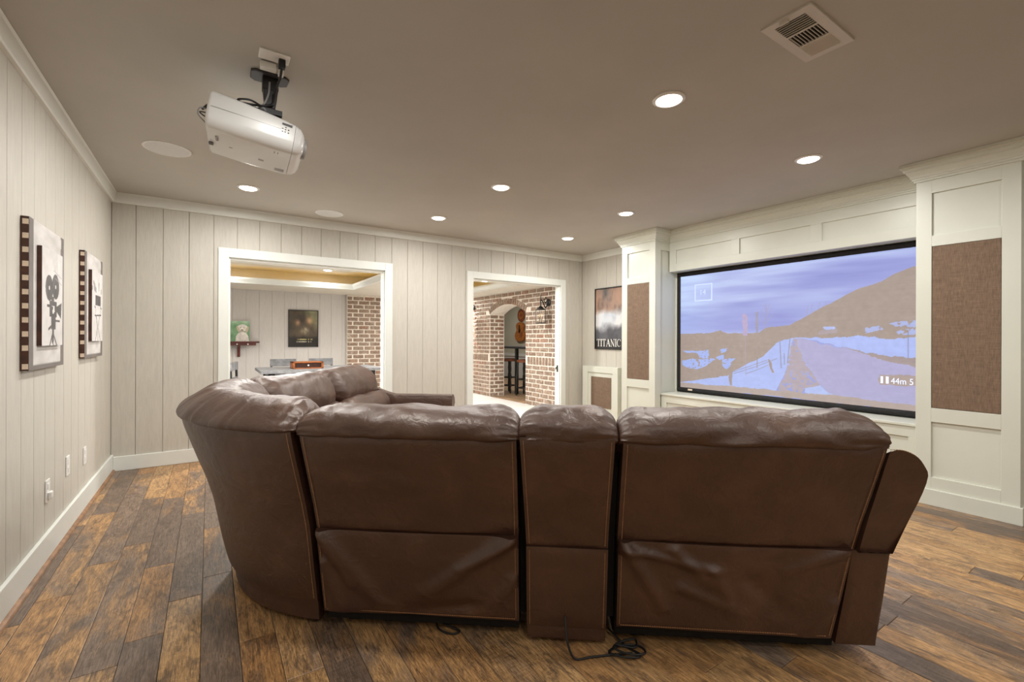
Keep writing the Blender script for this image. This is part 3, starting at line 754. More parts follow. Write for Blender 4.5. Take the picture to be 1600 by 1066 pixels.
b = MB(); velvet(b, ypts, 1.984, 0.026); b.obj('frame_rail', 'black_velvet', psn, smooth=60)
for ya, yb in ((YS1-0.047, YS1-0.005), (YS0+0.005, YS0+0.045)): MB().box(XS-0.012, XS+0.004, ya, yb, 0.62, 1.96).obj('frame_stile', 'black_velvet', psn, bevel=0.004)
MB().box(XS-0.0185, XS-0.015, 3.359, 3.417, 0.589, 0.609).obj('maker_tag', 'strip_cream', psn)
def screen_fn(p, q):
    cl = fbm(p+q*0.25, q, 21, 3, 16); cl2 = fbm(p*0.8+q*0.3, q, 33, 2, 9)
    base = np.array((139, 149, 217.))[None, None] + (cl[..., None]-0.5)*np.array((46, 50, 30.)) + np.clip(cl2[..., None]-0.48, 0, 1)*np.array((120, 135, 70.))
    edge = np.clip(1-p*4, 0, 1)[..., None]; base = base + edge*np.array((14, 22, 14.))
    warp = (fbm(p, q, 5, 40, 40)-0.5)
    img = base.copy(); n1 = fbm(p, q, 9, 60, 40); n2 = fbm(p, q, 10, 90, 60)
    brown = np.array((150, 131, 121.))
    for col, mot, poly in SCREEN_POLYS:
        m = inpoly(p+warp*0.012, q+warp*0.020, poly)
        c = np.array(col, float)[None, None] + (n1[..., None]-0.5)*13
        if mot >= 0.5: m = m & (n2 > 0.36+0.1*(mot-0.5))
        else: c = c + (n2[..., None]-0.5)*mot*60
        img = np.where(m[..., None], c, img)
    for col, wd, pts in SCREEN_LINES:
        d = np.full(p.shape, 9.0)
        for a, b_ in zip(pts, pts[1:]): d = np.minimum(d, segdist(p, q, a, b_, 1.716))
        m = np.clip(1.3-d/max(wd*0.62, 0.0026), 0, 1)*0.8
        img = img*(1-m[..., None]) + np.array(col, float)[None, None]*m[..., None]
    # washed-out projection, rows of pixels
    return img + (vnoise(p, q, 77, 3, 120)[..., None]-0.5)*4
picture('picture', 'projected', psn, (XS-0.002, YS1-0.045, 0.62), (0, -2.30, 0), (0, 0, 1.34), 460, 268, screen_fn)
def scr(p, q, d=0.0035): return (XS-d, 3.535-2.30*p, 0.62+1.34*q)
def scr_rect(b, p0, p1, q0, q1):
    a = scr(p0, q0); c = scr(p1, q1); b.box(a[0], a[0]+0.001, c[1], a[1], a[2], c[2])
b = MB()
for r in ((0.085, 0.184, 0.906, 0.917), (0.085, 0.184, 0.766, 0.777), (0.085, 0.0915, 0.777, 0.906), (0.1775, 0.184, 0.777, 0.906)): scr_rect(b, *r)
b.obj('channel_box', 'caption_faint', psn)
text('channel_caption', '14', 'caption_faint', psn, scr(0.112, 0.822), 0.085, (0, -1, 0), (0, 0, 1))
b = MB(); scr_rect(b, 0.8695, 0.8772, 0.157, 0.202); scr_rect(b, 0.8855, 0.894, 0.157, 0.202); b.obj('pause_bars', 'caption_white', psn)
text('time_caption', '44m 5', 'caption_white', psn, scr(0.9005, 0.158), 0.074, (0, -1, 0), (0, 0, 1), 0.80)

# ---- subwoofer cabinet in the corner
sw = thing('speaker_cabinet', 'low white speaker cabinet with brown cloth front under the film poster', 'speaker', (XR-0.035, 4.93, 0))
x0 = XR-0.07
MB().box(x0+0.014, XR-0.001, 4.573, 5.296, 0.0, 0.792).obj('body', 'cabinet_white', sw)
b = MB(); frame_face_x(b, x0, 4.573, 5.296, 0.0, 0.792, [(4.671, 5.188, 0.10, 0.703)], 0.014); b.obj('face_frame', 'cabinet_white', sw, bevel=0.002)
MB().box(x0+0.006, x0+0.0135, 4.708, 5.118, 0.19, 0.64).obj('cloth_panel', 'speaker_cloth', sw, bevel=0.002)

# ---- framed film poster on the right wall (generic blurred picture, title lettering kept)
def frame_on_x(t, xw, sgn, y0, y1, z0, z1, fw=0.014, d=0.022, mat='black_plastic'):
    b = MB(); xa, xb = (xw, xw+sgn*d); xa, xb = min(xa, xb), max(xa, xb)
    for r in ((y0, y0+fw, z0, z1), (y1-fw, y1, z0, z1), (y0, y1, z0, z0+fw), (y0, y1, z1-fw, z1)): b.box(xa, xb, *r)
    return b.obj('frame', mat, t, bevel=0.002)
def smear(cols, seed, p, q):
    f = fbm(p, q, seed, 3, 3)[..., None]; g_ = fbm(p, q, seed+40, 6, 5)[..., None]
    a, b_, c = [np.array(k, float)[None, None] for k in cols]
    return a*(1-f) + b_*f + (c-b_)*np.clip(g_-0.5, 0, 1)*1.5
pt = thing('film_poster', 'black-framed film poster with white title on the right wall behind the column', 'poster', (XR-0.012, 4.73, 1.05))
frame_on_x(pt, XR, -1, 4.480, 5.090, 1.050, 1.955)
MB().box(XR-0.008, XR-0.001, 4.49, 5.08, 1.06, 1.945).obj('backing', 'black_plastic', pt)
def poster_fn(p, q):
    top = smear(((112, 104, 100), (196, 150, 124), (92, 72, 62)), 4, p, q)
    mid = smear(((196, 204, 214), (226, 222, 220), (150, 160, 176)), 8, p, q)
    low = smear(((74, 74, 80), (98, 98, 104), (58, 56, 60)), 12, p, q)
    n_ = (fbm(p, q, 17, 4, 4)-0.5)*0.16
    k1 = np.clip((0.66+n_-q)/0.10, 0, 1)[..., None]; k2 = np.clip((0.42+n_*1.4-q)/0.12, 0, 1)[..., None]
    img = top*(1-k1)+mid*k1; img = img*(1-k2)+low*k2
    k3 = np.clip((0.17-q)/0.04, 0, 1)[..., None]
    return img*(1-k3)+np.array((46, 42, 42.))*k3
picture('print', 'print', pt, (XR-0.0095, 5.078, 1.062), (0, -0.586, 0), (0, 0, 0.883), 80, 116, poster_fn)
def serif_title(y_start, z0, h, adv):
    """White serif capitals T I T A N I C drawn from strokes, read from +y to -y."""
    b = MB(); x = XR-0.0105; st, th, sf = 0.016, 0.006, 0.007
    K = 0.80
    def r(u0, u1, v0, v1, y): b.box(x, x+0.001, y-u1*K, y-u0*K, z0+v0, z0+v1)
    def d(u0, v0, u1, v1, w_, y):
        b.add([(x+dx, y-uu*K, z0+vv) for dx in (0, 0.001) for uu, vv in ((u0-w_, v0), (u0+w_, v0), (u1+w_, v1), (u1-w_, v1))], [(0,1,2,3),(7,6,5,4),(0,4,5,1),(1,5,6,2),(2,6,7,3),(3,7,4,0)])
    y = y_start
    for ch in 'TITANIC':
        w_ = {'T': 0.088, 'I': 0.040, 'A': 0.100, 'N': 0.100, 'C': 0.094}[ch]; m = w_/2
        if ch == 'T':
            r(m-st/2, m+st/2, 0, h-th, y); r(0, w_, h-th, h, y); r(m-0.02, m+0.02, 0, th, y); r(0, sf, h-0.024, h-th, y); r(w_-sf, w_, h-0.024, h-th, y)
        elif ch == 'I':
            r(m-st/2, m+st/2, th, h-th, y); r(0, w_, 0, th, y); r(0, w_, h-th, h, y)
        elif ch == 'A':
            d(0.012, th, m, h, 0.004, y); d(w_-0.016, th, m, h, 0.010, y); r(0.022, w_-0.026, h*0.34, h*0.34+th, y); r(0, 0.028, 0, th, y); r(w_-0.034, w_, 0, th, y)
        elif ch == 'N':
            r(0.012, 0.018, th, h-th, y); r(w_-0.018, w_-0.012, 0, h-th, y); d(0.016, h-th, w_-0.016, 0, 0.010, y); r(0, 0.030, 0, th, y); r(0, 0.022, h-th, h, y); r(w_-0.030, w_, h-th, h, y)
        else:
            R0 = []
            for k in range(21):
                a = math.radians(42+276*k/20); tk = 0.004+0.010*abs(math.sin((k/20)*math.pi))
                R0.append([(x+dx, y-(m+(m-q)*math.cos(a))*K, z0+h/2+(h/2-q*0.6)*math.sin(a)) for q, dx in ((0, 0), (tk, 0), (tk, 0.001), (0, 0.001))])
            b.rings(R0); r(w_-0.014, w_-0.008, h*0.70, h*0.93, y)
        y -= (w_ + 0.009)*K
    return b
serif_title(5.052, 1.092, 0.108, 0).obj('title', 'plate_white', pt)

# ================================================================== LEFT WALL
def outlet(y, z, label, switch=False):
    t = thing('outlet_plate', label, 'outlet', (XL, y, z-0.06), group='white plates low on the left wall')
    MB().box(XL, XL+0.007, y-0.037, y+0.037, z-0.060, z+0.060).obj('plate', 'plate_white', t, bevel=0.003)
    b = MB()
    for dz in (-0.024, 0.024): b.box(XL+0.007, XL+0.0095, y-0.016, y+0.016, z+dz-0.015, z+dz+0.015)
    b.obj('socket', 'plate_white', t, bevel=0.003)
    if switch: MB().box(XL+0.0095, XL+0.024, y-0.020, y+0.020, z-0.045, z-0.005).obj('plug_adapter', 'plate_white', t, bevel=0.006)
outlet(3.46, 0.368, 'white outlet plate with a plugged-in adapter, nearest of three on the left wall', True)
outlet(3.885, 0.405, 'plain white outlet plate, middle of three on the left wall')
outlet(4.350, 0.368, 'plain white outlet plate, farthest of three on the left wall')

def film_art(y0, z0, z1, label, motif):
    y1 = y0+0.61; xf = -0.703
    t = thing('film_strip_art', label, 'wall art', (XL+0.02, (y0+y1)/2, z0), group='film strip pictures on the left wall')
    MB().box(XL, xf-0.001, y0, y1, z0, z1).obj('canvas', 'strip_brown', t, bevel=0.002)
    def front(p, q):
        paper = np.array((206, 202, 198.)) + (fbm(p, q, 3, 6, 18)[..., None]-0.5)*np.array((46, 46, 48.))
        img = paper + 0*p[..., None]
        rag = (fbm(p, q, 6, 2, 30)-0.5)*0.03
        grey = np.array((112, 104, 100.))
        m = (p < 0.115) | (p > 0.90+rag) | (q < 0.035)
        return np.where(m[..., None], grey + (fbm(p, q, 7, 4, 20)[..., None]-0.5)*18, img)
    picture('strip_print', 'print', t, (xf, y0, z0), (0, y1-y0, 0), (0, 0, z1-z0), 60, 80, front)
    # sprocket holes printed on the wrapped edge
    b = MB(); n_ = 11; st = (z1-z0)/n_
    for k in range(n_):
        zc = z0+(k+0.62)*st if k else z0+0.3*st
        key = ('sprocket',)
        piece('sprocket_hole', key, lambda bb: bb.box(-0.0105, 0.0105, -0.0008, 0.0008, -0.0125, 0.0125), 'strip_cream', t, (xf-0.012, y0-0.0006, zc))
    ya, yb, za, zb = y0+0.115, y0+0.49, z0+0.115, z1-0.115
    MB().box(xf, xf+0.018, ya, yb, za, zb).obj('inner_canvas', 'strip_brown', t, bevel=0.002)
    def inner(p, q):
        img = np.array((212, 208, 205.)) + (fbm(p, q, 30, 5, 8)[..., None]-0.5)*np.array((34, 34, 36.))
        ink = np.zeros(p.shape); asp = 0.375/0.49
        def disc(cx, cy, r): return np.hypot((p-cx)*asp, q-cy) < r
        def rect(a, b_, c, d): return (p > a) & (p < b_) & (q > c) & (q < d)
        def line(a, b_, w_): return segdist(p, q, a, b_, asp) < w_
        if motif == 'camera':
            m = disc(0.33, 0.60, 0.135) | disc(0.64, 0.63, 0.135) | rect(0.34, 0.70, 0.30, 0.47) | rect(0.42, 0.56, 0.44, 0.52) | inpoly(p, q, [(0.70, 0.36), (0.92, 0.29), (0.95, 0.47), (0.70, 0.42)]) | rect(0.22, 0.36, 0.40, 0.43) | rect(0.60, 0.86, 0.25, 0.275)
            m |= rect(0.42, 0.64, 0.17, 0.30) | line((0.52, 0.2), (0.50, 0.05), 0.035) | line((0.46, 0.1), (0.36, 0.0), 0.014) | line((0.56, 0.1), (0.70, 0.0), 0.014) | line((0.50, 0.10), (0.52, 0.0), 0.014) | line((0.3, 0.17), (0.42, 0.20), 0.014)
            hole = disc(0.33, 0.60, 0.022) | disc(0.64, 0.63, 0.022) | (rect(0.44, 0.60, 0.34, 0.42) & (vnoise(p, q, 2, 30, 30) > 0.55))
            m &= ~hole
            scr_ = line((0.55, 0.80), (0.95, 0.74), 0.004) | line((0.6, 0.86), (0.64, 0.74), 0.004) | line((0.7, 0.9), (0.72, 0.70), 0.004) | line((0.62, 0.72), (0.96, 0.67), 0.004) | line((0.8, 0.78), (0.84, 0.68), 0.004)
        else:
            m = rect(0.30, 0.80, 0.52, 0.66) | line((0.25, 0.365), (0.85, 0.385), 0.010) | line((0.34, 0.37), (0.80, 0.0), 0.008) | line((0.74, 0.38), (0.30, 0.0), 0.008) | line((0.40, 0.37), (0.52, 0.0), 0.006) | line((0.22, 0.50), (0.30, 0.48), 0.010) | line((0.78, 0.50), (0.9, 0.48), 0.010)
            m |= line((0.33, 0.52), (0.30, 0.37), 0.006) | line((0.78, 0.52), (0.78, 0.38), 0.006)
            scr_ = (vnoise(p, q, 4, 8, 8) > 0.8) & (q > 0.7) & (q < 0.86)
        tone = np.array((74, 70, 70.)) + (fbm(p, q, 50, 14, 14)[..., None]-0.5)*50
        img = np.where(m[..., None], tone, img)
        return np.where(scr_[..., None], np.array((150, 146, 144.)), img)
    picture('inner_print', 'print', t, (xf+0.0187, ya, za), (0, yb-ya, 0), (0, 0, zb-za), 110, 144, inner)
    return t
film_art(3.030, 1.042, 1.765, 'film strip picture of a vintage movie camera, nearer of the two on the left wall', 'camera')
film_art(4.180, 1.058, 1.790, 'film strip picture of a folding director chair, farther of the two on the left wall', 'chair')

# ================================================================== CEILING FITTINGS
def downlight(x, y, label, z=H, watts=None, col=LAMP_COL, r=0.086, group='recessed downlights in the theatre ceiling'):
    t = thing('ceiling_light', label, 'ceiling light', (x, y, z), group=group)
    MB().lathe([(r*0.78, -0.0005), (r, -0.0005), (r, -0.004), (r*0.93, -0.009), (r*0.80, -0.010), (r*0.76, -0.004)], (x, y, z), n=32, closed=True).obj('trim_ring', 'plate_white', t, smooth=40)
    MB().lathe([(0, -0.0005), (r*0.77, -0.0005), (r*0.77, -0.008), (r*0.66, -0.015), (r*0.4, -0.019), (0, -0.020)], (x, y, z), n=32).obj('lens', 'lamp_lens', t, smooth=60)
    ld = bpy.data.lights.new('bulb', 'AREA'); ld.shape = 'DISK'; ld.size = r*1.5; ld.energy = watts or LAMP_W; ld.color = col
    lo = bpy.data.objects.new('bulb', ld); COL.objects.link(lo); lo.location = (0, 0, -0.024); lo.parent = t
    return t
downlight(2.072, 1.605, 'large round ceiling light nearest the air vent')
downlight(3.584, 1.575, 'round ceiling light in front of the right screen column')
downlight(2.080, 3.326, 'round ceiling light in the middle of the ceiling')
downlight(3.580, 3.297, 'round ceiling light in front of the left screen column')
downlight(0.278, 4.563, 'round ceiling light just below the projector near the back wall')
downlight(2.051, 4.547, 'round ceiling light right of the flat ceiling speaker by the back wall')
downlight(3.847, 4.531, 'small round ceiling light above the narrower doorway')
downlight(0.278, 3.31, 'round ceiling light hidden behind the projector')
for x, wd in ((0.278, 'left'), (2.075, 'middle'), (3.58, 'right')):  # added unseen lamps that brighten the room from behind the camera
    downlight(x, -0.15, 'added unseen ceiling light behind the camera, %s of the first row' % wd, watts=LAMP_W*0.45)
    downlight(x, -1.7, 'added unseen ceiling light behind the camera, %s of the last row' % wd, watts=LAMP_W*0.45)
downlight(0.278, 1.59, 'round ceiling light above the rear of the sofa, left of the vent')
def ceiling_speaker(x, y, label):
    t = thing('ceiling_speaker', label, 'speaker', (x, y, H), group='round in-ceiling speakers'); r = 0.138
    MB().lathe([(r-0.013, -0.0005), (r, -0.0005), (r, -0.004), (r-0.006, -0.007), (r-0.013, -0.005)], (x, y, H), n=40, closed=True).obj('rim', 'plate_white', t, smooth=40)
    MB().lathe([(0, -0.0005), (r-0.013, -0.0005), (r-0.013, -0.004), (r*0.5, -0.006), (0, -0.0065)], (x, y, H), n=40).obj('grille', 'speaker_mesh', t, smooth=60)
ceiling_speaker(-0.245, 3.945, 'round flat ceiling speaker left of the projector')
ceiling_speaker(1.040, 5.03, 'round flat ceiling speaker by the back wall crown')
# air vent
vx0, vx1, vy0, vy1 = 1.925, 2.318, 0.838, 1.031
vt = thing('air_vent', 'rectangular cream ceiling air vent with three banks of louvres', 'vent', ((vx0+vx1)/2, (vy0+vy1)/2, H))
b = MB(); m = 0.038
b.box(vx0, vx1, vy0, vy0+m, H-0.008, H); b.box(vx0, vx1, vy1-m, vy1, H-0.008, H); b.box(vx0, vx0+m, vy0+m, vy1-m, H-0.008, H); b.box(vx1-m, vx1, vy0+m, vy1-m, H-0.008, H)
ix0, ix1, iy0, iy1 = vx0+m, vx1-m, vy0+m, vy1-m; third = (ix1-ix0)/3
for k in (1, 2): b.box(ix0+k*third-0.004, ix0+k*third+0.004, iy0, iy1, H-0.009, H-0.001)
b.obj('frame', 'vent_paint', vt)
MB().box(ix0, ix1, iy0, iy1, H-0.002, H-0.0005).obj('duct', 'vent_dark', vt)
for k in range(7):
    xx = ix0+0.010+k*(third-0.016)/6
    piece('louvre', ('lv1',), lambda bb: bb.beam((0, -(iy1-iy0)/2, 0), (0, (iy1-iy0)/2, 0), (0.0012, 0.006), (0.8, 0, 1)), 'vent_paint', vt, (xx, (iy0+iy1)/2, H-0.006))
    xx = ix0+2*third+0.008+k*(third-0.014)/6
    piece('louvre', ('lv3',), lambda bb: bb.beam((0, -(iy1-iy0)/2, 0), (0, (iy1-iy0)/2, 0), (0.0012, 0.0085), (-1.2, 0, 1)), 'vent_paint', vt, (xx, (iy0+iy1)/2, H-0.006))
for k in range(9):
    y_ = iy0+0.007+k*(iy1-iy0-0.014)/8
    piece('louvre', ('lv2',), lambda bb: bb.beam((-third/2+0.004, 0, 0), (third/2-0.004, 0, 0), (0.0012, 0.005), (0, 0.3, 1)), 'vent_paint', vt, (ix0+1.5*third, y_, H-0.006))
MB().box(vx0+0.012, vx0+0.022, vy0+0.09, vy0+0.125, H-0.02, H-0.008).obj('lever', 'vent_paint', vt)

# ---- ceiling outlet and projector
ot = thing('ceiling_outlet', 'white double outlet plate with black plugs on the ceiling above the projector', 'outlet', (0.247, 2.366, H))
MB().box(0.184, 0.311, 2.328, 2.410, H-0.007, H).obj('plate', 'plate_white', ot, bevel=0.003)
b = MB(); b.box(0.265, 0.293, 2.36, 2.39, H-0.045, H-0.007); b.tube([(0.279, 2.378, H-0.04), (0.277, 2.42, H-0.075), (0.270, 2.49, H-0.085), (0.262, 2.54, H-0.12)], 0.006); b.obj('plug', 'black_plastic', ot, bevel=0.004)
b = MB(); b.box(0.195, 0.262, 2.425, 2.462, H-0.034, H-0.004); b.obj('adapter', 'plate_white', ot, bevel=0.003)
b = MB(); b.box(0.272, 0.296, 2.435, 2.470, H-0.040, H-0.006); b.obj('splitter', 'plate_white', ot, bevel=0.003)

pj = thing('projector', 'white ceiling projector hanging from a black bracket with its cables', 'projector', (0.25, 2.60, H))
b = MB()
b.prism([(0.163, 2.535), (0.185, 2.520), (0.315, 2.525), (0.334, 2.545), (0.330, 2.610), (0.305, 2.628), (0.185, 2.630), (0.165, 2.610)], 'z', H-0.012, H)
b.obj('ceiling_plate', 'dark_bracket', pj, bevel=0.004)
b = MB()
b.prism([(0.215, 2.545), (0.285, 2.545), (0.285, 2.60), (0.215, 2.60)], 'z', H-0.075, H-0.010)
b.rings([[(0.250-q, 2.572-w_, z), (0.250+q, 2.572-w_, z), (0.250+q, 2.572+w_, z), (0.250-q, 2.572+w_, z)] for q, w_, z in ((0.034, 0.024, H-0.06), (0.028, 0.022, H-0.12), (0.022, 0.02, H-0.16), (0.026, 0.024, H-0.185))])
b.obj('pole', 'black_metal', pj, bevel=0.004)
# body: local frame, x towards the lens, y towards the back wall, z up
PC = Vector((0.200, 2.690, 2.216)); pitch = math.radians(8.0); pyaw = math.radians(-3.0)
PM = Matrix.Translation(PC) @ Matrix.Rotation(pyaw, 4, 'Z') @ Matrix.Rotation(pitch, 4, 'Y')
def PL(x, y, z): return tuple(PM @ Vector((x, y, z)))
def sect(hw, zt, zb, rt, rb_, n=6):
    """rounded rectangle in y,z: half width, top, bottom, corner radii"""
    pts = []
    for (cy, cz, r, a0) in ((hw-rt, zt-rt, rt, 0), (-hw+rt, zt-rt, rt, 90), (-hw+rb_, zb+rb_, rb_, 180), (hw-rb_, zb+rb_, rb_, 270)):
        for k in range(n+1):
            a = math.radians(a0+90*k/n); pts.append((cy+r*math.cos(a), cz+r*math.sin(a)))
    return pts
R = []
for xx, hw, zt, zb, rt, rb_ in ((-0.207, 0.180, 0.070, -0.046, 0.02, 0.035), (-0.203, 0.196, 0.086, -0.066, 0.02, 0.045), (-0.190, 0.204, 0.091, -0.076, 0.02, 0.05), (-0.05, 0.209, 0.082, -0.080, 0.02, 0.052), (0.10, 0.209, 0.068, -0.080, 0.02, 0.052), (0.160, 0.206, 0.060, -0.078, 0.022, 0.052)):
    R.append([PL(xx, y, z) for y, z in sect(hw, zt, zb, rt, rb_)])
MB().rings(R).obj('body', 'projector_white', pj, smooth=45)
R = []
for xx, hw, zt, zb, rt, rb_ in ((0.1615, 0.205, 0.059, -0.077, 0.022, 0.052), (0.185, 0.200, 0.052, -0.072, 0.026, 0.052), (0.203, 0.181, 0.038, -0.060, 0.03, 0.045), (0.212, 0.146, 0.022, -0.042, 0.02, 0.028)):
    R.append([PL(xx, y, z) for y, z in sect(hw, zt, zb, rt, rb_)])
MB().rings(R).obj('front_cover', 'projector_white', pj, smooth=60)
b = MB(); L_ = []
for rr, xx in ((0.052, 0.195), (0.052, 0.222), (0.046, 0.226), (0.040, 0.215), (0.0, 0.219)):
    L_.append([PL(xx, -0.085+rr*math.cos(2*math.pi*k/24), -0.004+rr*math.sin(2*math.pi*k/24)) for k in range(24)])
b.rings(L_); b.obj('lens', 'projector_grey', pj, smooth=50)
# dark foot ring, seam line, control buttons and printed marks on the near side and underside
b = MB(); S_ = 0.2095
def side_rect(b, x0, x1, z0, z1, d=0.0012): b.add([PL(x0, -S_-d, z0), PL(x1, -S_-d, z0), PL(x1, -S_-d, z1), PL(x0, -S_-d, z1), PL(x0, -S_+0.002, z0), PL(x1, -S_+0.002, z0), PL(x1, -S_+0.002, z1), PL(x0, -S_+0.002, z1)], [(0,3,2,1),(4,5,6,7),(0,1,5,4),(1,2,6,5),(2,3,7,6),(3,0,4,7)])
def under_rect(b, x0, x1, y0, y1, d=0.0012): 
    z = -0.080
    b.add([PL(x0, y0, z-d), PL(x1, y0, z-d), PL(x1, y1, z-d), PL(x0, y1, z-d), PL(x0, y0, z+0.002), PL(x1, y0, z+0.002), PL(x1, y1, z+0.002), PL(x0, y1, z+0.002)], [(0,3,2,1),(4,5,6,7),(0,1,5,4),(1,2,6,5),(2,3,7,6),(3,0,4,7)])
side_rect(b, 0.10, 0.145, 0.036, 0.046)
for dx, dz in ((0.118, 0.027), (0.105, 0.018), (0.118, 0.016), (0.131, 0.018), (0.118, 0.005), (0.106, 0.004), (0.132, 0.004)): side_rect(b, dx-0.003, dx+0.003, dz-0.002, dz+0.002)
b.obj('control_buttons', 'dark_bracket', pj)
b = MB(); side_rect(b, -0.19, 0.10, 0.0125, 0.0135, 0.0004); b.obj('case_seam', 'projector_grey', pj)
for r in ((0.02, 0.045, 0.03, 0.055), (0.10, 0.145, 0.10, 0.135), (-0.165, -0.155, -0.10, -0.04), (-0.11, -0.095, -0.005, 0.0), (0.085, 0.09, -0.14, -0.115), (0.10, 0.105, -0.14, -0.115)):
    b = MB(); under_rect(b, *r, d=0.0005); b.obj('printed_mark', 'projector_grey', pj)
b = MB(); under_rect(b, -0.197, -0.178, 0.0, 0.035, 0.0015); b.obj('sensor_window', 'dark_bracket', pj)
b = MB(); b.box(0.20, 0.30, 2.53, 2.62, 2.300, 2.325)
for p, q in (((0.25, 2.57, 2.315), PL(-0.08, -0.14, 0.066)), ((0.25, 2.57, 2.315), PL(0.13, -0.14, 0.066)), ((0.25, 2.6, 2.315), PL(-0.05, 0.12, 0.066)), ((0.25, 2.6, 2.315), PL(0.12, 0.12, 0.066))):
    b.beam(p, q, (0.012, 0.005))
for q in (0.09, 0.13): b.lathe([(0.010, 0), (0.010, 0.012), (0, 0.012)], PL(q, -0.15, 0.066), n=12)
b.obj('bracket_arms', 'black_metal', pj)
def cable(name, pts, r, mat, parent, n=40): return MB().tube(crm(pts, n), r, 8).obj(name, mat, parent, smooth=60)
cable('cable', [(0.245, 2.545, H-0.04), (0.240, 2.535, H-0.10), (0.225, 2.53, H-0.15), (0.205, 2.53, 2.315), (0.215, 2.50, 2.305), (0.225, 2.51, 2.30)], 0.0045, 'cable_grey', pj)
cable('cable', [(0.262, 2.54, H-0.10), (0.255, 2.535, H-0.15), (0.20, 2.53, 2.325), (0.10, 2.54, 2.318), (0.02, 2.58, 2.315), (-0.03, 2.66, 2.30)], 0.006, 'black_plastic', pj)
cable('cable', [(0.21, 2.52, 2.318), (0.16, 2.505, 2.330), (0.11, 2.515, 2.322), (0.15, 2.545, 2.315), (0.21, 2.53, 2.312)], 0.005, 'black_plastic', pj)
cable('cable', [PL(-0.198, -0.10, 0.03), PL(-0.235, -0.12, 0.025), PL(-0.245, -0.10, 0.0), PL(-0.215, -0.07, -0.02), PL(-0.198, -0.06, -0.03)], 0.003, 'cable_grey', pj)
cable('cable', [PL(-0.198, -0.08, 0.0), PL(-0.225, -0.10, 0.0), PL(-0.240, -0.08, 0.02), PL(-0.20, -0.02, 0.05)], 0.003, 'black_plastic', pj)

# ================================================================== DINING ROOM THINGS
DG = 'recessed downlights in the dining tray ceiling'
downlight(0.185, 8.38, 'round ceiling light at the left edge of the wide doorway, in the dining room', ZT, DINING_W*0.3, group=DG)
downlight(1.71, 8.38, 'round ceiling light above the dining table, seen through the wide doorway', ZT, DINING_W*0.3, group=DG)
for x, y, wd in ((-0.9, 5.95, 'far left of the wide doorway'), (0.9, 5.95, 'just behind the wide doorway head'), (3.55, 6.12, 'just behind the narrower doorway head'), (4.50, 9.25, 'in the far corner by the brick wall'), (2.6, 7.0, 'in the beam between the two ceiling trays')): downlight(x, y, 'added soffit light for brightness, hidden by the wall, '+wd, ZS, DINING_W*(1.3 if 3 < x < 4 else 2.0), group=DG)  # lamps added out of sight to wash the dining walls and brick
for y, wd in ((7.2, 'nearest'), (9.4, 'middle'), (11.5, 'farthest')): downlight(6.6, y, 'round ceiling light of the bar room hidden by the brick wall, '+wd+' of three', 2.5, 16, group='recessed downlights in the bar room')

tb = thing('dining_table', 'long grey wooden dining table seen over the sofa', 'table', (1.45, 7.48, 0))
TX0, TX1, TY0, TY1, TZ = 0.58, 2.25, 7.00, 7.95, 0.75
for k in range(5):
    ya = TY0+k*(TY1-TY0)/5
    piece('tabletop_plank', ('ttop',), lambda bb: bb.box(-(TX1-TX0)/2, (TX1-TX0)/2, -(TY1-TY0)/10+0.001, (TY1-TY0)/10-0.001, -0.038, 0), 'grey_wood', tb, ((TX0+TX1)/2, ya+(TY1-TY0)/10, TZ))
MB().box(TX0+0.12, TX1-0.12, TY0+0.12, TY1-0.12, TZ-0.10, TZ-0.04).obj('apron', 'grey_wood', tb)
for sx in (TX0+0.14, TX1-0.14):
    for sy in (TY0+0.14, TY1-0.14):
        piece('leg', ('tleg',), lambda bb: bb.box(-0.04, 0.04, -0.04, 0.04, 0, 0.71), 'black_metal', tb, (sx, sy, 0))
def chair(x, y, rz, label):
    t = thing('dining_chair', label, 'chair', (x, y, 0), rz, group='grey dining chairs around the table')
    def L(b, nm, mat, **k): return b.obj(nm, mat, t, local=True, **k)
    L(MB().box(-0.21, 0.21, -0.20, 0.20, 0.43, 0.46), 'seat', 'grey_wood', bevel=0.006)
    L(MB().box(-0.19, 0.19, 0.195, 0.218, 0.745, 0.862), 'backrest', 'grey_wood', bevel=0.006)
    for sx in (-0.17, 0.17):
        L(MB().beam((sx, 0.19, 0), (sx, 0.215, 0.80), (0.014, 0.014)), 'leg', 'black_metal')
        L(MB().beam((sx, -0.18, 0), (sx, -0.18, 0.43), (0.014, 0.014)), 'leg', 'black_metal')
    L(MB().box(-0.17, 0.17, 0.195, 0.215, 0.60, 0.65), 'slat', 'grey_wood')
chair(1.00, 8.02, 0, 'grey dining chair behind the table, left of the wooden box')
chair(1.575, 8.02, 0, 'grey dining chair behind the table, right of the wooden box')
chair(0.49, 7.42, math.pi/2-0.25, 'grey dining chair at the left end of the table')
# wooden box on the table
bx = thing('wooden_box', 'orange wooden box with dark front and white knob on the dining table', 'box', (1.215, 7.42, TZ))
b = MB(); x0, x1, y0, y1, z0, z1 = 1.01, 1.43, 7.28, 7.56, TZ, TZ+0.098
b.box(x0, x1, y0, y1, z0, z0+0.014); b.box(x0, x1, y0, y1, z1-0.014, z1); b.box(x0, x0+0.03, y0, y1, z0, z1); b.box(x1-0.03, x1, y0, y1, z0, z1); b.box(x0, x1, y1-0.012, y1, z0, z1)
b.obj('case', 'orange_wood', bx, bevel=0.003)
dr = MB().box(x0+0.03, x1-0.03, y0+0.012, y0+0.03, z0+0.014, z1-0.014).obj('drawer', 'dark_wood', bx)
MB().lathe([(0.006, 0.012), (0.013, 0.0), (0.012, -0.008), (0, -0.012)], ((x0+x1)/2, y0+0.004, (z0+z1)/2), 'y', 14).obj('knob', 'plate_white', dr, smooth=60)
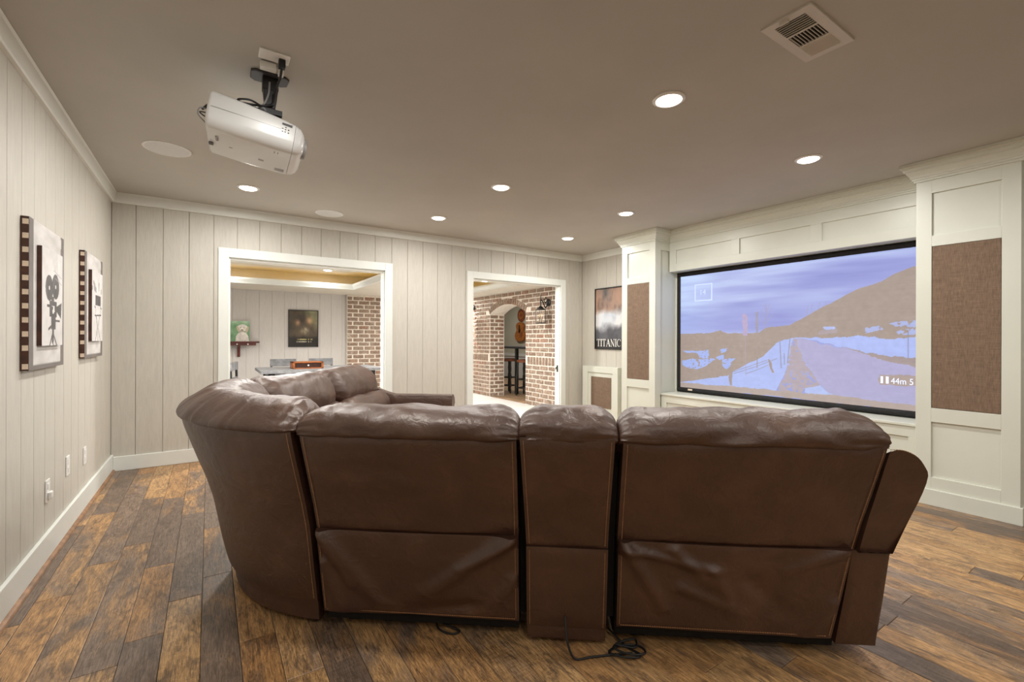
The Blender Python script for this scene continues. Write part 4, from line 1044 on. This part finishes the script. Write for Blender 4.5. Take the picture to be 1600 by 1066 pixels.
# wall shelf with bracket
sh = thing('wall_shelf', 'red-brown wooden wall shelf with bracket left of the dining table', 'shelf', (0.42, YF-0.12, 0.86))
yw = YF-0.010
MB().box(0.06, 0.777, yw-0.22, yw, 1.108, 1.136).obj('board', 'red_wood', sh, bevel=0.004)
MB().box(0.10, 0.72, yw-0.20, yw-0.18, 1.062, 1.108).obj('rail', 'red_wood', sh, bevel=0.003)
b = MB(); b.prism([(yw, 0.85), (yw-0.03, 0.85), (yw-0.05, 0.95), (yw-0.12, 1.03), (yw-0.17, 1.062), (yw, 1.062)], 'x', 0.43, 0.475); b.obj('bracket', 'red_wood', sh)
b = MB()
for k in range(3): b.lathe([(0.012, 0), (0.012, -0.012), (0, -0.016)], (0.25+k*0.17, yw-0.20, 1.085), 'y', 12)
b.obj('pegs', 'plate_white', sh)
# dog painting standing on the shelf
dg_ = thing('dog_painting', 'small canvas painting of a white dog on green, standing on the shelf', 'painting', (0.472, YF-0.10, 1.136))
MB().box(0.322, 0.623, YF-0.10, YF-0.078, 1.137, 1.508).obj('canvas', 'plate_white', dg_)
def dog_fn(p, q):
    g_ = fbm(p, q, 2, 4, 4)[..., None]
    img = np.array((96, 146, 98.))*(1-g_) + np.array((176, 206, 176.))*g_
    img = img + np.clip((q-0.75)*3, 0, 1)[..., None]*np.array((50, 40, 50.))
    asp = 0.30/0.37
    def ell(cx, cy, rx, ry, rot=0):
        c, s = math.cos(rot), math.sin(rot); dx, dy = (p-cx), (q-cy)/asp
        return ((dx*c+dy*s)/rx)**2 + ((-dx*s+dy*c)/ry)**2 < 1
    white = np.array((236, 230, 222.)) + (fbm(p, q, 12, 8, 8)[..., None]-0.5)*50
    body = inpoly(p, q, [(0.25, 0), (0.28, 0.22), (0.38, 0.40), (0.62, 0.48), (0.82, 0.42), (0.93, 0.25), (0.98, 0)])
    m = body | ell(0.62, 0.66, 0.27, 0.22)
    img = np.where(m[..., None], white, img)
    ears = ell(0.40, 0.60, 0.07, 0.20, 0.35) | ell(0.87, 0.58, 0.07, 0.20, -0.3)
    img = np.where(ears[..., None], np.array((206, 190, 164.)), img)
    img = np.where(ell(0.60, 0.52, 0.10, 0.085)[..., None], np.array((196, 182, 172.)), img)
    dark = ell(0.60, 0.56, 0.045, 0.03) | ell(0.53, 0.68, 0.025, 0.022) | ell(0.70, 0.68, 0.025, 0.022)
    return np.where(dark[..., None], np.array((66, 56, 54.)), img)
picture('print', 'print', dg_, (0.322, YF-0.1008, 1.137), (0.301, 0, 0), (0, 0, 0.371), 70, 86, dog_fn)
# dark framed poster on the dining wall (generic picture)
po = thing('film_poster', 'dark black-framed poster on the board wall above the dining table', 'poster', (1.555, YF-0.02, 1.02))
b = MB(); x0, x1, z0, z1, yo, yi = 1.282, 1.828, 1.024, 1.753, YF-0.034, YF-0.010
for r in ((x0, x0+0.014, z0, z1), (x1-0.014, x1, z0, z1), (x0, x1, z0, z0+0.014), (x0, x1, z1-0.014, z1)): b.box(r[0], r[1], yo, yi, r[2], r[3])
b.obj('frame', 'black_plastic', po, bevel=0.002)
MB().box(x0+0.005, x1-0.005, yi-0.008, yi, z0+0.005, z1-0.005).obj('backing', 'black_plastic', po)
def dark_fn(p, q):
    img = smear(((66, 60, 54), (104, 88, 70), (40, 38, 36)), 60, p, q)
    gl = np.clip((p+q-1.25)*1.6, 0, 1)[..., None]*fbm(p, q, 66, 5, 5)[..., None]
    img = img + gl*np.array((110, 124, 84.))
    f = np.exp(-(((p-0.70)/0.10)**2+((q-0.72)/0.10)**2)) + np.exp(-(((p-0.30)/0.08)**2+((q-0.66)/0.08)**2))
    img = img + f[..., None]*np.array((96, 66, 46.))
    s_ = np.exp(-(((p-0.56)/0.13)**2+((q-0.44)/0.09)**2))[..., None]
    img = img + s_*np.array((120, 116, 96.))*fbm(p, q, 71, 14, 14)[..., None]*1.5
    lo = np.clip((0.30-q)/0.08, 0, 1)[..., None]
    img = img*(1-0.75*lo) + np.array((26, 26, 26.))*0.75*lo
    t1 = ((q > 0.175) & (q < 0.215) & (p > 0.28) & (p < 0.84)); t2 = ((q > 0.115) & (q < 0.145) & (p > 0.26) & (p < 0.78))
    n_ = vnoise(p, q, 90, 46, 6) > 0.35
    img = np.where((t1 & n_)[..., None], np.array((176, 168, 112.)), img)
    return np.where((t2 & n_)[..., None], np.array((196, 190, 170.)), img)
picture('print', 'glossy_print', po, (x0+0.012, yi-0.009, z0+0.012), (x1-x0-0.024, 0, 0), (0, 0, z1-z0-0.024), 90, 116, dark_fn)

# ---- wall lanterns on the brick
def lantern(y, z, label):
    t = thing('wall_lantern', label, 'lantern', (XB-0.004, y, z-0.22), group='black glass lanterns on the brick wall')
    x = XB-0.006
    MB().lathe([(0, 0), (0.062, 0), (0.062, -0.010), (0.045, -0.022), (0, -0.026)], (x, y, z+0.12), 'x', 20).obj('back_plate', 'black_metal', t, smooth=50)
    b = MB(); cx = x-0.17
    b.tube(crm([(x-0.02, y, z+0.10), (x-0.07, y, z+0.03), (x-0.12, y, z+0.12), (cx, y, z+0.16), (cx, y, z+0.04)], 24), 0.010)
    b.tube(crm([(x-0.02, y, z+0.16), (x-0.06, y, z+0.20), (x-0.10, y, z+0.16), (x-0.07, y, z+0.11), (x-0.05, y, z+0.14)], 20), 0.008)
    b.tube([(cx, y, z+0.10), (cx, y, z+0.25)], 0.007)
    b.obj('scroll_arm', 'black_metal', t, smooth=60)
    MB().lathe([(0.0, 0.06), (0.02, 0.055), (0.045, 0.02), (0.085, 0.0), (0.085, -0.010), (0, -0.010)], (cx, y, z), n=20).obj('cap', 'black_metal', t, smooth=40)
    MB().lathe([(0.078, -0.012), (0.078, -0.225), (0.074, -0.225), (0.074, -0.012)], (cx, y, z), n=24, closed=True).obj('glass_cylinder', 'glass', t, smooth=40)
    b = MB(); b.lathe([(0, -0.240), (0.080, -0.240), (0.080, -0.226), (0, -0.226)], (cx, y, z), n=20)
    for k in range(4): 
        a = math.pi/4+k*math.pi/2; b.tube([(cx+0.082*math.cos(a), y+0.082*math.sin(a), z-0.005), (cx+0.082*math.cos(a), y+0.082*math.sin(a), z-0.235)], 0.004, 6)
    b.obj('cage', 'black_metal', t)
    b = MB(); fl = MB()
    for dy in (-0.03, 0.03):
        b.lathe([(0.011, -0.226), (0.011, -0.13), (0, -0.13)], (cx, y+dy, z), n=10)
        fl.lathe([(0.0, -0.13), (0.010, -0.118), (0.010, -0.105), (0.0, -0.07)], (cx, y+dy, z), n=10)
    b.obj('candle_sleeve', 'strip_cream', t); fl.obj('bulb', 'lantern_flame', t, smooth=60)
lantern(6.20, 1.70, 'black lantern with clear glass cylinder, right of the brick arch')
lantern(8.86, 1.76, 'black lantern left of the brick arch, mostly hidden by the doorway')

# ---- pub table, stools and wall decor behind the arch
pt_ = thing('pub_table', 'tall black pub table behind the brick arch', 'table', (5.75, 8.25, 0))
MB().box(5.50, 6.20, 7.60, 9.10, 0.985, 1.03).obj('top', 'black_metal', pt_, bevel=0.006)
for x in (5.58, 6.12):
    for y in (7.68, 8.26): piece('leg', ('ptleg',), lambda bb: bb.box(-0.03, 0.03, -0.03, 0.03, 0, 0.985), 'black_metal', pt_, (x, y, 0))
def stool(x, y, label):
    t = thing('bar_stool', label, 'stool', (x, y, 0), 0.3, group='bar stools behind the arch')
    MB().lathe([(0, 0.70), (0.165, 0.70), (0.178, 0.72), (0.172, 0.75), (0.10, 0.762), (0, 0.758)], (0, 0, 0), n=24).obj('seat', 'seat_brown', t, smooth=50, local=True)
    for k in range(4):
        a = math.pi/4+k*math.pi/2; c, s = math.cos(a), math.sin(a)
        pts = [(c*(0.15-0.0+0.05*(0.7-h)), s*(0.15+0.05*(0.7-h)), h) for h in (0.0, 0.06, 0.12, 0.2, 0.3, 0.38, 0.45, 0.55, 0.62, 0.70)]
        MB().tube(pts, [0.014, 0.022, 0.016, 0.026, 0.018, 0.028, 0.018, 0.026, 0.02, 0.024], 10).obj('leg', 'black_metal', t, smooth=60, local=True)
    for z in (0.16, 0.34):
        r_ = 0.175 if z < 0.2 else 0.165; q = [(r_*math.cos(math.pi/4+k*math.pi/2), r_*math.sin(math.pi/4+k*math.pi/2), z) for k in range(5)]
        for p0, p1 in zip(q, q[1:]): MB().tube([p0, p1], 0.012, 8).obj('foot_rail', 'black_metal', t, local=True)
stool(5.62, 8.60, 'black bar stool with round brown seat, left one behind the arch')
stool(5.60, 7.98, 'black bar stool with round brown seat, right one behind the arch')
def wall_disc(y, z, r, label):
    t = thing('round_sign', label, 'sign', (7.98, y, z))
    MB().lathe([(0, 0), (r, 0), (r, -0.02), (r*0.86, -0.03), (r*0.8, -0.022), (0, -0.022)], (8.0, y, z), 'x', 32).obj('disc', 'sign_red', t, smooth=40)
    MB().lathe([(r*0.30, -0.022), (r*0.62, -0.022), (r*0.60, -0.028), (r*0.32, -0.028)], (8.0, y, z), 'x', 28, True).obj('emblem', 'sign_gold', t)
wall_disc(11.58, 1.92, 0.20, 'round red-brown sign on the bar wall seen through the arch')
gt = thing('wall_guitar', 'orange guitar hung on the bar wall below the round sign', 'guitar', (7.95, 11.55, 1.0))
b = MB(); pr = crm([(0, -0.30), (0.20, -0.26), (0.26, -0.10), (0.17, 0.05), (0.20, 0.18), (0.10, 0.28), (-0.10, 0.28), (-0.20, 0.18), (-0.17, 0.05), (-0.26, -0.10), (-0.20, -0.26)], 44, True)
b.prism([(11.58+p.x, 1.42+p.y) for p in pr], 'x', 7.92, 8.0); b.obj('body', 'sign_gold', gt, bevel=0.01)
b = MB(); b.box(7.905, 7.92, 11.555, 11.605, 1.38, 1.62); b.lathe([(0, 0), (0.06, 0), (0.06, -0.004), (0, -0.004)], (7.919, 11.58, 1.44), 'x', 20); b.obj('neck', 'dark_wood', gt)
b = MB(); b.box(7.912, 7.918, 11.44, 11.52, 1.25, 1.40); b.obj('pickguard', 'sign_red', gt)

# ================================================================== SECTIONAL SOFA
# local frame: s runs along the row (to the right seen from behind), w is depth (towards the seats), z up
SA = math.radians(-38.3)
sofa = thing('sectional_sofa', 'dark brown leather reclining sectional sofa with its back to the camera', 'sofa', (0.404, 2.007, 0), SA)
def row(s, w, z): return (s, w, z)
def leg(s, w, z): return (-0.80+w, 0.80+s, z)
def wedge(s, w, z):
    r = 0.80-w; return (-r*math.sin(s), 0.80-r*math.cos(s), z)
def lean(z):
    """rear surface depth at height z"""
    pts = [(0.0, 0.005), (0.07, 0.0), (0.25, -0.035), (0.44, -0.068), (0.55, -0.100), (0.69, -0.150), (0.81, -0.192), (0.86, -0.205), (1.2, -0.3)]
    for (z0, w0), (z1, w1) in zip(pts, pts[1:]):
        if z <= z1: return w0+(w1-w0)*(z-z0)/(z1-z0)
    return -0.3
def nz(x, y, z): return noise.noise(Vector((x, y, z)))
def fold(x, t, x0, t0, x1, t1, wd):
    dx, dy = x1-x0, t1-t0; L = dx*dx+dy*dy; k = max(0, min(1, ((x-x0)*dx+(t-t0)*dy)/L))
    d = math.hypot(x-x0-k*dx, (t-t0-k*dy)*0.55); return math.exp(-(d/wd)**2)*(1-0.55*k)
def panel(name, parent, s0, s1, z0, z1, mp, thick=0.05, puff=0.014, off=0.0, wr=None, s0t=None, s1t=None, nsx=30, nt=22, mat='leather', seed=0.0, top_sag=0.0):
    """Upholstered panel on the leaning rear surface between heights z0..z1. s0t/s1t: edges at the top."""
    s0t = s0 if s0t is None else s0t; s1t = s1 if s1t is None else s1t
    out, inn = [], []
    for j in range(nt+1):
        t = j/nt; z = z0+(z1-z0)*t; ro, ri = [], []
        for i in range(nsx+1):
            x = i/nsx; a, b_ = s0+(s0t-s0)*t, s1+(s1t-s1)*t
            s = a+(b_-a)*x
            e = (1-abs(2*x-1)**8)**0.5 if 0 < x < 1 else 0.0
            e2 = (1-abs(2*t-1)**8)**0.5 if 0 < t < 1 else 0.0
            d = puff*e*e2 + 0.0035*nz(s*5+seed, z*5, seed)*e
            if wr: d += wr(x, t)*min(e*1.5, 1)
            zz = z - top_sag*t*t*math.sin(math.pi*x)
            ro.append(mp(s, lean(z)-off-d, zz)); ri.append(mp(s, lean(z)+thick, zz))
        out.append(ro); inn.append(ri)
    b = MB(); b.grid(out); b.grid([r[::-1] for r in inn])
    def stripf(P, Q): b.grid([P, Q])
    stripf(out[0], inn[0]); stripf(out[-1], inn[-1]); stripf([r[0] for r in out], [r[0] for r in inn]); stripf([r[-1] for r in out], [r[-1] for r in inn])
    # weld the borders
    key = {}; remap = []; vs = []
    for v in b.v:
        k = tuple(round(c, 5) for c in v)
        if k not in key: key[k] = len(vs); vs.append(v)
        remap.append(key[k])
    b.v = vs; b.f = [tuple(remap[i] for i in f) for f in b.f]
    b.f = [f for f in b.f if len(set(f)) == len(f)]
    return b.obj(name, mat, parent, smooth=55, local=True)
def pad(name, parent, sec, s0, s1, mp, er=0.11, kmin=0.35, pin=(-0.18, 0.84), ns=80, nsec=52, amp=0.009, seed=0.0, mat='leather', gather=0.006, er1=None, amp_hi=0.006, fan=0.0):
    """Closed cushion section swept along s, softly closed at both ends towards the pin point."""
    C = crm(sec, nsec, True); cx = sum(p.x for p in C)/nsec; cz = sum(p.y for p in C)/nsec
    er1 = er if er1 is None else er1; R = []; Ltot = abs(s1-s0)
    for i in range(ns+1):
        u = i/ns; x = 0.5-0.5*math.cos(math.pi*u); s = s0+(s1-s0)*x
        e0, e1_ = x*Ltot, (1-x)*Ltot
        k = 1.0
        for e, r in ((e0, er), (e1_, er1)):
            if e < r: k = min(k, kmin+(1-kmin)*math.sqrt(max(0, 1-(1-e/r)**2)))
        ring = []
        for j, p in enumerate(C):
            qx, qz = pin[0]+(p.x-pin[0])*k, pin[1]+(p.y-pin[1])*k
            dx, dz = p.x-cx, p.y-cz; dl = math.hypot(dx, dz) or 1
            d = amp*nz(s*6+seed, j*6.28/nsec*1.3, seed)*1.6 + amp_hi*nz(s*17+seed, j*0.22, seed+5)
            ee = min(e0, e1_)
            d += gather*math.sin(j*1.9+seed*3+ee*20)*math.exp(-ee/0.07)
            if fan and (dx < 0.02 and dz > -0.25): d += fan*nz(s*34+dz*9, dz*2.0, seed+9)*1.8
            d *= min(1, k+0.1)
            ring.append(mp(s, qx+dx/dl*d, qz+dz/dl*d))
        R.append(ring)
    return MB().rings(R).obj(name, mat, parent, smooth=80, local=True)
def stitches(name, parent, path, mp, step=0.0085, ln=0.0058, r=0.0010, lift=0.0):
    """Dashed contrast thread along a path of (s, w, z)."""
    P = [Vector(mp(*p)) for p in path]; b = MB()
    L = [0.0]
    for p, q in zip(P, P[1:]): L.append(L[-1]+(q-p).length)
    def at(d):
        for k in range(len(P)-1):
            if d <= L[k+1]: 
                t = (d-L[k])/max(L[k+1]-L[k], 1e-9); return P[k].lerp(P[k+1], t)
        return P[-1]
    d = 0.003
    while d+ln < L[-1]:
        b.beam(at(d), at(d+ln), (r, r)); d += step
    o = b.obj(name, 'tan_thread', parent, local=True); return o
def rear_path(s_fn, z0, z1, off, n=14): return [(s_fn(k/n), lean(z0+(z1-z0)*k/n)-off, z0+(z1-z0)*k/n) for k in range(n+1)]

HEAD = [(-0.207, 0.834), (-0.222, 0.858), (-0.214, 0.896), (-0.170, 0.931), (-0.105, 0.947), (-0.035, 0.938), (0.035, 0.900), (0.085, 0.835), (0.105, 0.760), (0.085, 0.690), (0.02, 0.680), (-0.06, 0.74), (-0.14, 0.81)]
LUMB = [(0.02, 0.46), (0.16, 0.455), (0.225, 0.50), (0.225, 0.60), (0.17, 0.69), (0.09, 0.715), (0.0, 0.66), (-0.02, 0.55)]
def seat_box(parent, s0, s1, mp, w0=0.10, w1=0.86):
    R = []
    prof = [(w0, 0.30), (w0, 0.45), (w0+0.05, 0.475), (w1-0.12, 0.485), (w1-0.04, 0.465), (w1, 0.42), (w1, 0.33), (w1-0.04, 0.30)]
    pad('seat_cushion', parent, prof, s0+0.01, s1-0.01, mp, er=0.05, kmin=0.8, pin=(0.5, 0.38), ns=20, nsec=32, amp=0.004, gather=0.001)
    pad('footrest', parent, [(w1-0.09, 0.07), (w1-0.09, 0.31), (w1-0.01, 0.315), (w1+0.005, 0.20), (w1-0.01, 0.07)], s0+0.02, s1-0.02, mp, er=0.04, kmin=0.85, pin=(w1-0.05, 0.19), ns=14, nsec=24, amp=0.003, gather=0.0)
def recliner(name, s0, s1, mp, seed, flap_folds, s1_top=None, s1_mid=None):
    """Reclining seat: the base is the part, the cushions and covers hang on it."""
    b = MB()
    b.add([mp(s, w, z) for s in (s0+0.002, s1-0.002) for w, z in ((0.03, 0.028), (0.78, 0.028), (0.78, 0.31), (0.10, 0.31), (0.03, 0.74), (-0.155, 0.835), (-0.03, 0.44))],
          [(0,1,2,3,6), (6,3,4,5), (7,13,10,9,8), (13,12,11,10), (0,7,8,1), (1,8,9,2), (2,9,10,3), (3,10,11,4), (4,11,12,5), (5,12,13,6), (6,13,7,0)])
    for s in (s0+0.10, s1-0.10):
        for w in (0.10, 0.68):
            b.add([mp(s+ds, w+dw, z) for z in (0.0, 0.05) for ds, dw in ((-0.03, -0.03), (0.03, -0.03), (0.03, 0.03), (-0.03, 0.03))], [(0,3,2,1), (4,5,6,7), (0,1,5,4), (1,2,6,5), (2,3,7,6), (3,0,4,7)])
    t = b.obj(name, 'black_fabric', sofa, local=True)
    st, sm_ = s1_top or s1, s1_mid or s1
    p = panel('back_panel', t, s0, sm_, 0.437, 0.848, mp, thick=0.06, puff=0.012, seed=seed, s0t=s0, s1t=st, wr=lambda x, t_: 0.004*nz(x*3+seed, t_*7, 2.2)+0.004*math.exp(-((1-x)/0.12)**2)*math.sin(t_*34+x*10)*0.6)
    pad('headrest', t, HEAD, s0-0.014, st+0.013, mp, seed=seed)
    def wr(x, t_):
        d = 0.006*nz(x*2.2+seed, t_*2.0, 4.0)
        for (x0, t0, x1, t1, wd, am) in flap_folds: d += 1.7*am*fold(x, t_, x0, t0, x1, t1, wd)
        return d
    f = panel('rear_flap', t, s0+0.004, s1-0.03 if s1_mid else s1, 0.082, 0.446, mp, thick=0.012, puff=0.004, off=0.012, wr=wr, seed=seed+3, nsx=96, nt=64, s1t=sm_-0.012 if s1_mid else s1, s0t=s0+0.002, top_sag=0.006)
    pad('lumbar_cushion', t, LUMB, s0+0.006, s1-0.006, mp, er=0.07, kmin=0.6, pin=(0.05, 0.58), ns=24, nsec=32, seed=seed+1)
    seat_box(t, s0, s1, mp)
    stitches('stitching', p, rear_path(lambda u: s0+0.014, 0.445, 0.838, 0.0075), mp)
    stitches('stitching', p, rear_path(lambda u: (sm_+(st-sm_)*u)-0.014, 0.445, 0.838, 0.0075), mp)
    sr_ = (s1-0.03, sm_-0.012) if s1_mid else (s1, s1)
    stitches('stitching', f, rear_path(lambda u: s0+0.014, 0.095, 0.438, 0.0175), mp)
    stitches('stitching', f, rear_path(lambda u: sr_[0]+(sr_[1]-sr_[0])*u-0.012, 0.095, 0.438, 0.0175), mp)
    stitches('stitching', f, [(s0+0.015+(sr_[0]-s0-0.03)*k/10, lean(0.094)-0.0172, 0.094) for k in range(11)], mp)
    return t
FL = [(0.02, 1.0, 0.30, 0.15, 0.045, 0.016), (0.02, 0.95, 0.16, 0.35, 0.03, 0.012), (0.98, 1.0, 0.55, 0.30, 0.05, 0.016), (0.98, 0.95, 0.72, 0.62, 0.03, 0.010), (0.02, 0.6, 0.10, 0.05, 0.03, 0.010), (0.75, 0.15, 0.45, 0.05, 0.05, -0.010), (0.98, 0.5, 0.85, 0.1, 0.04, 0.010)]
FR = [(0.01, 1.0, 0.22, 0.25, 0.035, 0.016), (0.01, 0.92, 0.45, 0.72, 0.03, 0.012), (0.25, 0.92, 0.42, 0.55, 0.03, 0.010), (0.42, 0.72, 0.52, 0.35, 0.03, 0.010), (0.98, 0.98, 0.75, 0.75, 0.04, 0.010), (0.3, 0.5, 0.55, 0.25, 0.04, 0.010), (0.6, 0.6, 0.75, 0.3, 0.05, -0.008), (0.97, 0.4, 0.88, 0.05, 0.04, 0.008)]
recliner('recliner_seat', 0.0, 0.805, row, 1.3, FL)
recliner('recliner_seat', 1.180, 2.005, row, 7.1, FR, s1_top=2.045, s1_mid=2.022)
PILL = [(-0.06, 0.80), (0.02, 0.785), (0.10, 0.79), (0.125, 0.83), (0.10, 0.872), (0.03, 0.885), (-0.04, 0.868)]
pad('head_pillow', sofa, PILL, 1.24, 2.075, row, er=0.05, kmin=0.3, pin=(0.03, 0.83), ns=30, nsec=28, seed=77.0, amp=0.003, gather=0.001)
# console between the two recliners
b = MB(); b.box(0.85, 1.13, 0.06, 0.84, 0.05, 0.60); b.box(0.86, 1.12, 0.0, 0.10, 0.05, 0.80)
con = b.obj('console', 'leather', sofa, local=True, bevel=0.02)
for s in (0.89, 1.09):
    for w in (0.09, 0.75): MB().lathe([(0, 0), (0.028, 0), (0.024, 0.05), (0, 0.05)], (s, w, 0), n=14).obj('foot', 'black_plastic', con, local=True)
cp = panel('back_panel', con, 0.836, 1.143, 0.412, 0.852, row, s0t=0.818, s1t=1.150, thick=0.10, puff=0.010, off=0.012, seed=21, nsx=20, wr=lambda x, t: 0.004*nz(x*3, t*6, 9.1)+0.003*math.sin(t*22+x*9)*math.exp(-t*3))
cl_ = panel('lower_panel', con, 0.836, 1.143, 0.072, 0.410, row, thick=0.10, puff=0.006, off=0.022, seed=23, nsx=20)
panel('base_strip', con, 0.838, 1.141, 0.018, 0.074, row, thick=0.10, puff=0.003, off=0.012, seed=25, nsx=14, nt=6)
pad('headrest', con, HEAD, 0.812, 1.163, row, er=0.09, kmin=0.42, seed=24.0, amp=0.007, gather=0.006)
for sb, st_ in ((0.848, 0.831), (1.131, 1.137)): stitches('stitching', cp, rear_path(lambda u: sb+(st_-sb)*u, 0.42, 0.842, 0.0195), row); stitches('stitching', cl_, rear_path(lambda u: sb, 0.08, 0.40, 0.0270), row)
for sa, sb in ((0.808, 0.846), (1.134, 1.176)): MB().prism([(0.02, 0.10), (0.70, 0.10), (0.70, 0.55), (0.05, 0.60), (0.0, 0.80), (-0.13, 0.84), (-0.02, 0.45)], 'x', sa, sb).obj('gap_shade_filler', 'black_fabric', con, local=True)  # dark boards added to stop light showing through the gaps
MB().box(0.86, 1.12, 0.12, 0.80, 0.60, 0.63).obj('lid', 'leather', con, local=True, bevel=0.012)
# arm at the open end of each run: a leaning wing behind, an armrest in front
def arm(s0, mp, flip=1):
    """s0 inner edge; grows along +s"""
    R = []
    for k in range(15):
        u = k/14; wz = -0.19+u*0.98
        zt = 0.835 if u < 0.06 else 0.835-0.17*min(1, (u-0.06)/0.34)**0.8
        wid = 0.165-0.02*u; ring = []
        prof = [(0.0, 0.437), (0.015, 0.60), (0.022, zt-0.03), (0.032, zt-0.005), (0.062, zt), (0.105, zt-0.018), (0.142, zt-0.055), (wid, zt-0.105), (wid-0.012, 0.60), (0.115, 0.437)]
        pp = crm(prof, 30)
        for p in pp:
            w_ = wz if u > 0.3 else (lean(p.y)-0.004)*(1-u/0.3)+wz*(u/0.3)
            ring.append(mp(s0+p.x, w_, min(p.y, zt)))
        R.append(ring)
    a = MB().rings(R).obj('arm', 'leather', sofa, local=True, smooth=50)
    lp = panel('arm_back_panel', a, s0-0.03, s0+0.112, 0.055, 0.440, mp, thick=0.75, puff=0.006, off=0.002, nsx=10, seed=31, s0t=s0-0.012, s1t=s0+0.115)
    # tan stitching along the top
    pts = [(s0+0.02, -0.203, 0.835), (s0+0.062, -0.203, 0.834), (s0+0.105, -0.196, 0.815), (s0+0.142, -0.182, 0.778), (s0+0.163, -0.165, 0.735)]
    stitches('stitching', a, [tuple(p) for p in crm(pts, 16)], mp)
    return a
arm(2.028, row)
# curved corner wedge
def wedge_panel(name, parent, a0, a1, z0, z1, off=0.0, puff=0.012, thick=0.05, seed=0.0, ns=44, nt=20, mat='leather', r_in=0.0):
    return panel(name, parent, a0, a1, z0, z1, wedge, thick=thick, puff=puff, off=off, nsx=ns, nt=nt, mat=mat, seed=seed)
W0, W1 = 0.035, math.pi/2-0.03
bw_ = MB(); R = []
for k in range(13):
    th = W0+0.03+(W1-W0-0.06)*k/12
    R.append([wedge(th, w, z) for w, z in ((0.03, 0.03), (0.62, 0.03), (0.62, 0.30), (0.10, 0.31), (0.0, 0.70), (-0.10, 0.80), (-0.02, 0.30))])
wdg = MB().rings(R).obj('corner_wedge', 'black_fabric', sofa, local=True)
wp = wedge_panel('back_panel', wdg, W0, W1, 0.115, 0.855, off=0.0, puff=0.012, nt=26)
wedge_panel('base_strip', wdg, W0+0.01, W1-0.01, 0.022, 0.135, off=-0.014, puff=0.004, nt=6)
stitches('stitching', wp, rear_path(lambda u: W0+0.012, 0.13, 0.85, 0.008, 20), wedge)
HEADW = [(-0.212, 0.846), (-0.221, 0.868), (-0.190, 0.908), (-0.140, 0.945), (-0.075, 0.968), (0.0, 0.955), (0.07, 0.905), (0.12, 0.82), (0.16, 0.70), (0.19, 0.56), (0.17, 0.47), (0.08, 0.47), (0.02, 0.60), (-0.06, 0.75), (-0.14, 0.83)]
pad('headrest', wdg, HEADW, 0.012, math.pi/2-0.012, wedge, er=0.15, kmin=0.45, pin=(-0.17, 0.86), ns=150, nsec=56, seed=41.0, amp=0.005, amp_hi=0.003, gather=0.005, fan=0.004)
R = []
for k in range(13):
    th = 0.05+(math.pi/2-0.1)*k/12
    R.append([wedge(th, w, z) for w, z in ((0.14, 0.30), (0.14, 0.45), (0.22, 0.478), (0.50, 0.482), (0.70, 0.47), (0.74, 0.40), (0.74, 0.06), (0.60, 0.06), (0.60, 0.30))])
MB().rings(R).obj('seat_cushion', 'leather', wdg, local=True, smooth=50)
# far run: armless recliner, recliner, arm
recliner('recliner_seat', 0.03, 0.805, leg, 51.3, FL)
recliner('recliner_seat', 0.84, 1.64, leg, 57.7, FR, s1_top=1.655, s1_mid=1.645)
arm(1.662, leg)

# ---- loose power cables on the floor by the console
cb = thing('power_cable', 'coiled black power cable on the floor behind the sofa console', 'cable', (1.32, 1.20, 0))
SM = WM[sofa.name]
def SW(s, w, z): return tuple(SM @ Vector((s, w, z)))
def fcab(nm, pts, par): return MB().tube(crm([SW(*p) for p in pts], 60), 0.0042, 8).obj(nm, 'black_plastic', par, smooth=60)
fcab('lead', [(0.985, -0.045, 0.128), (0.992, -0.085, 0.06), (1.02, -0.10, 0.006), (1.08, -0.085, 0.005), (1.16, -0.065, 0.005), (1.24, -0.05, 0.006)], cb)
fcab('coil', [(1.16, 0.06, 0.03), (1.22, -0.01, 0.006), (1.27, -0.06, 0.007), (1.22, -0.085, 0.012), (1.15, -0.06, 0.009), (1.20, -0.02, 0.013), (1.27, -0.02, 0.014), (1.285, -0.06, 0.016), (1.23, -0.075, 0.017), (1.17, -0.045, 0.019), (1.21, -0.005, 0.02), (1.26, 0.01, 0.02), (1.25, -0.04, 0.021), (1.18, -0.03, 0.022)], cb)
cb2 = thing('power_cable', 'short black cable end on the floor under the left recliner', 'cable', tuple(SM @ Vector((0.50, 0.03, 0))))
MB().tube(crm([SW(*p) for p in [(0.44, 0.10, 0.02), (0.47, 0.03, 0.006), (0.53, 0.0, 0.006), (0.56, 0.02, 0.006), (0.52, 0.04, 0.01), (0.48, 0.06, 0.012)]], 40), 0.004, 8).obj('lead', 'black_plastic', cb2, smooth=60)
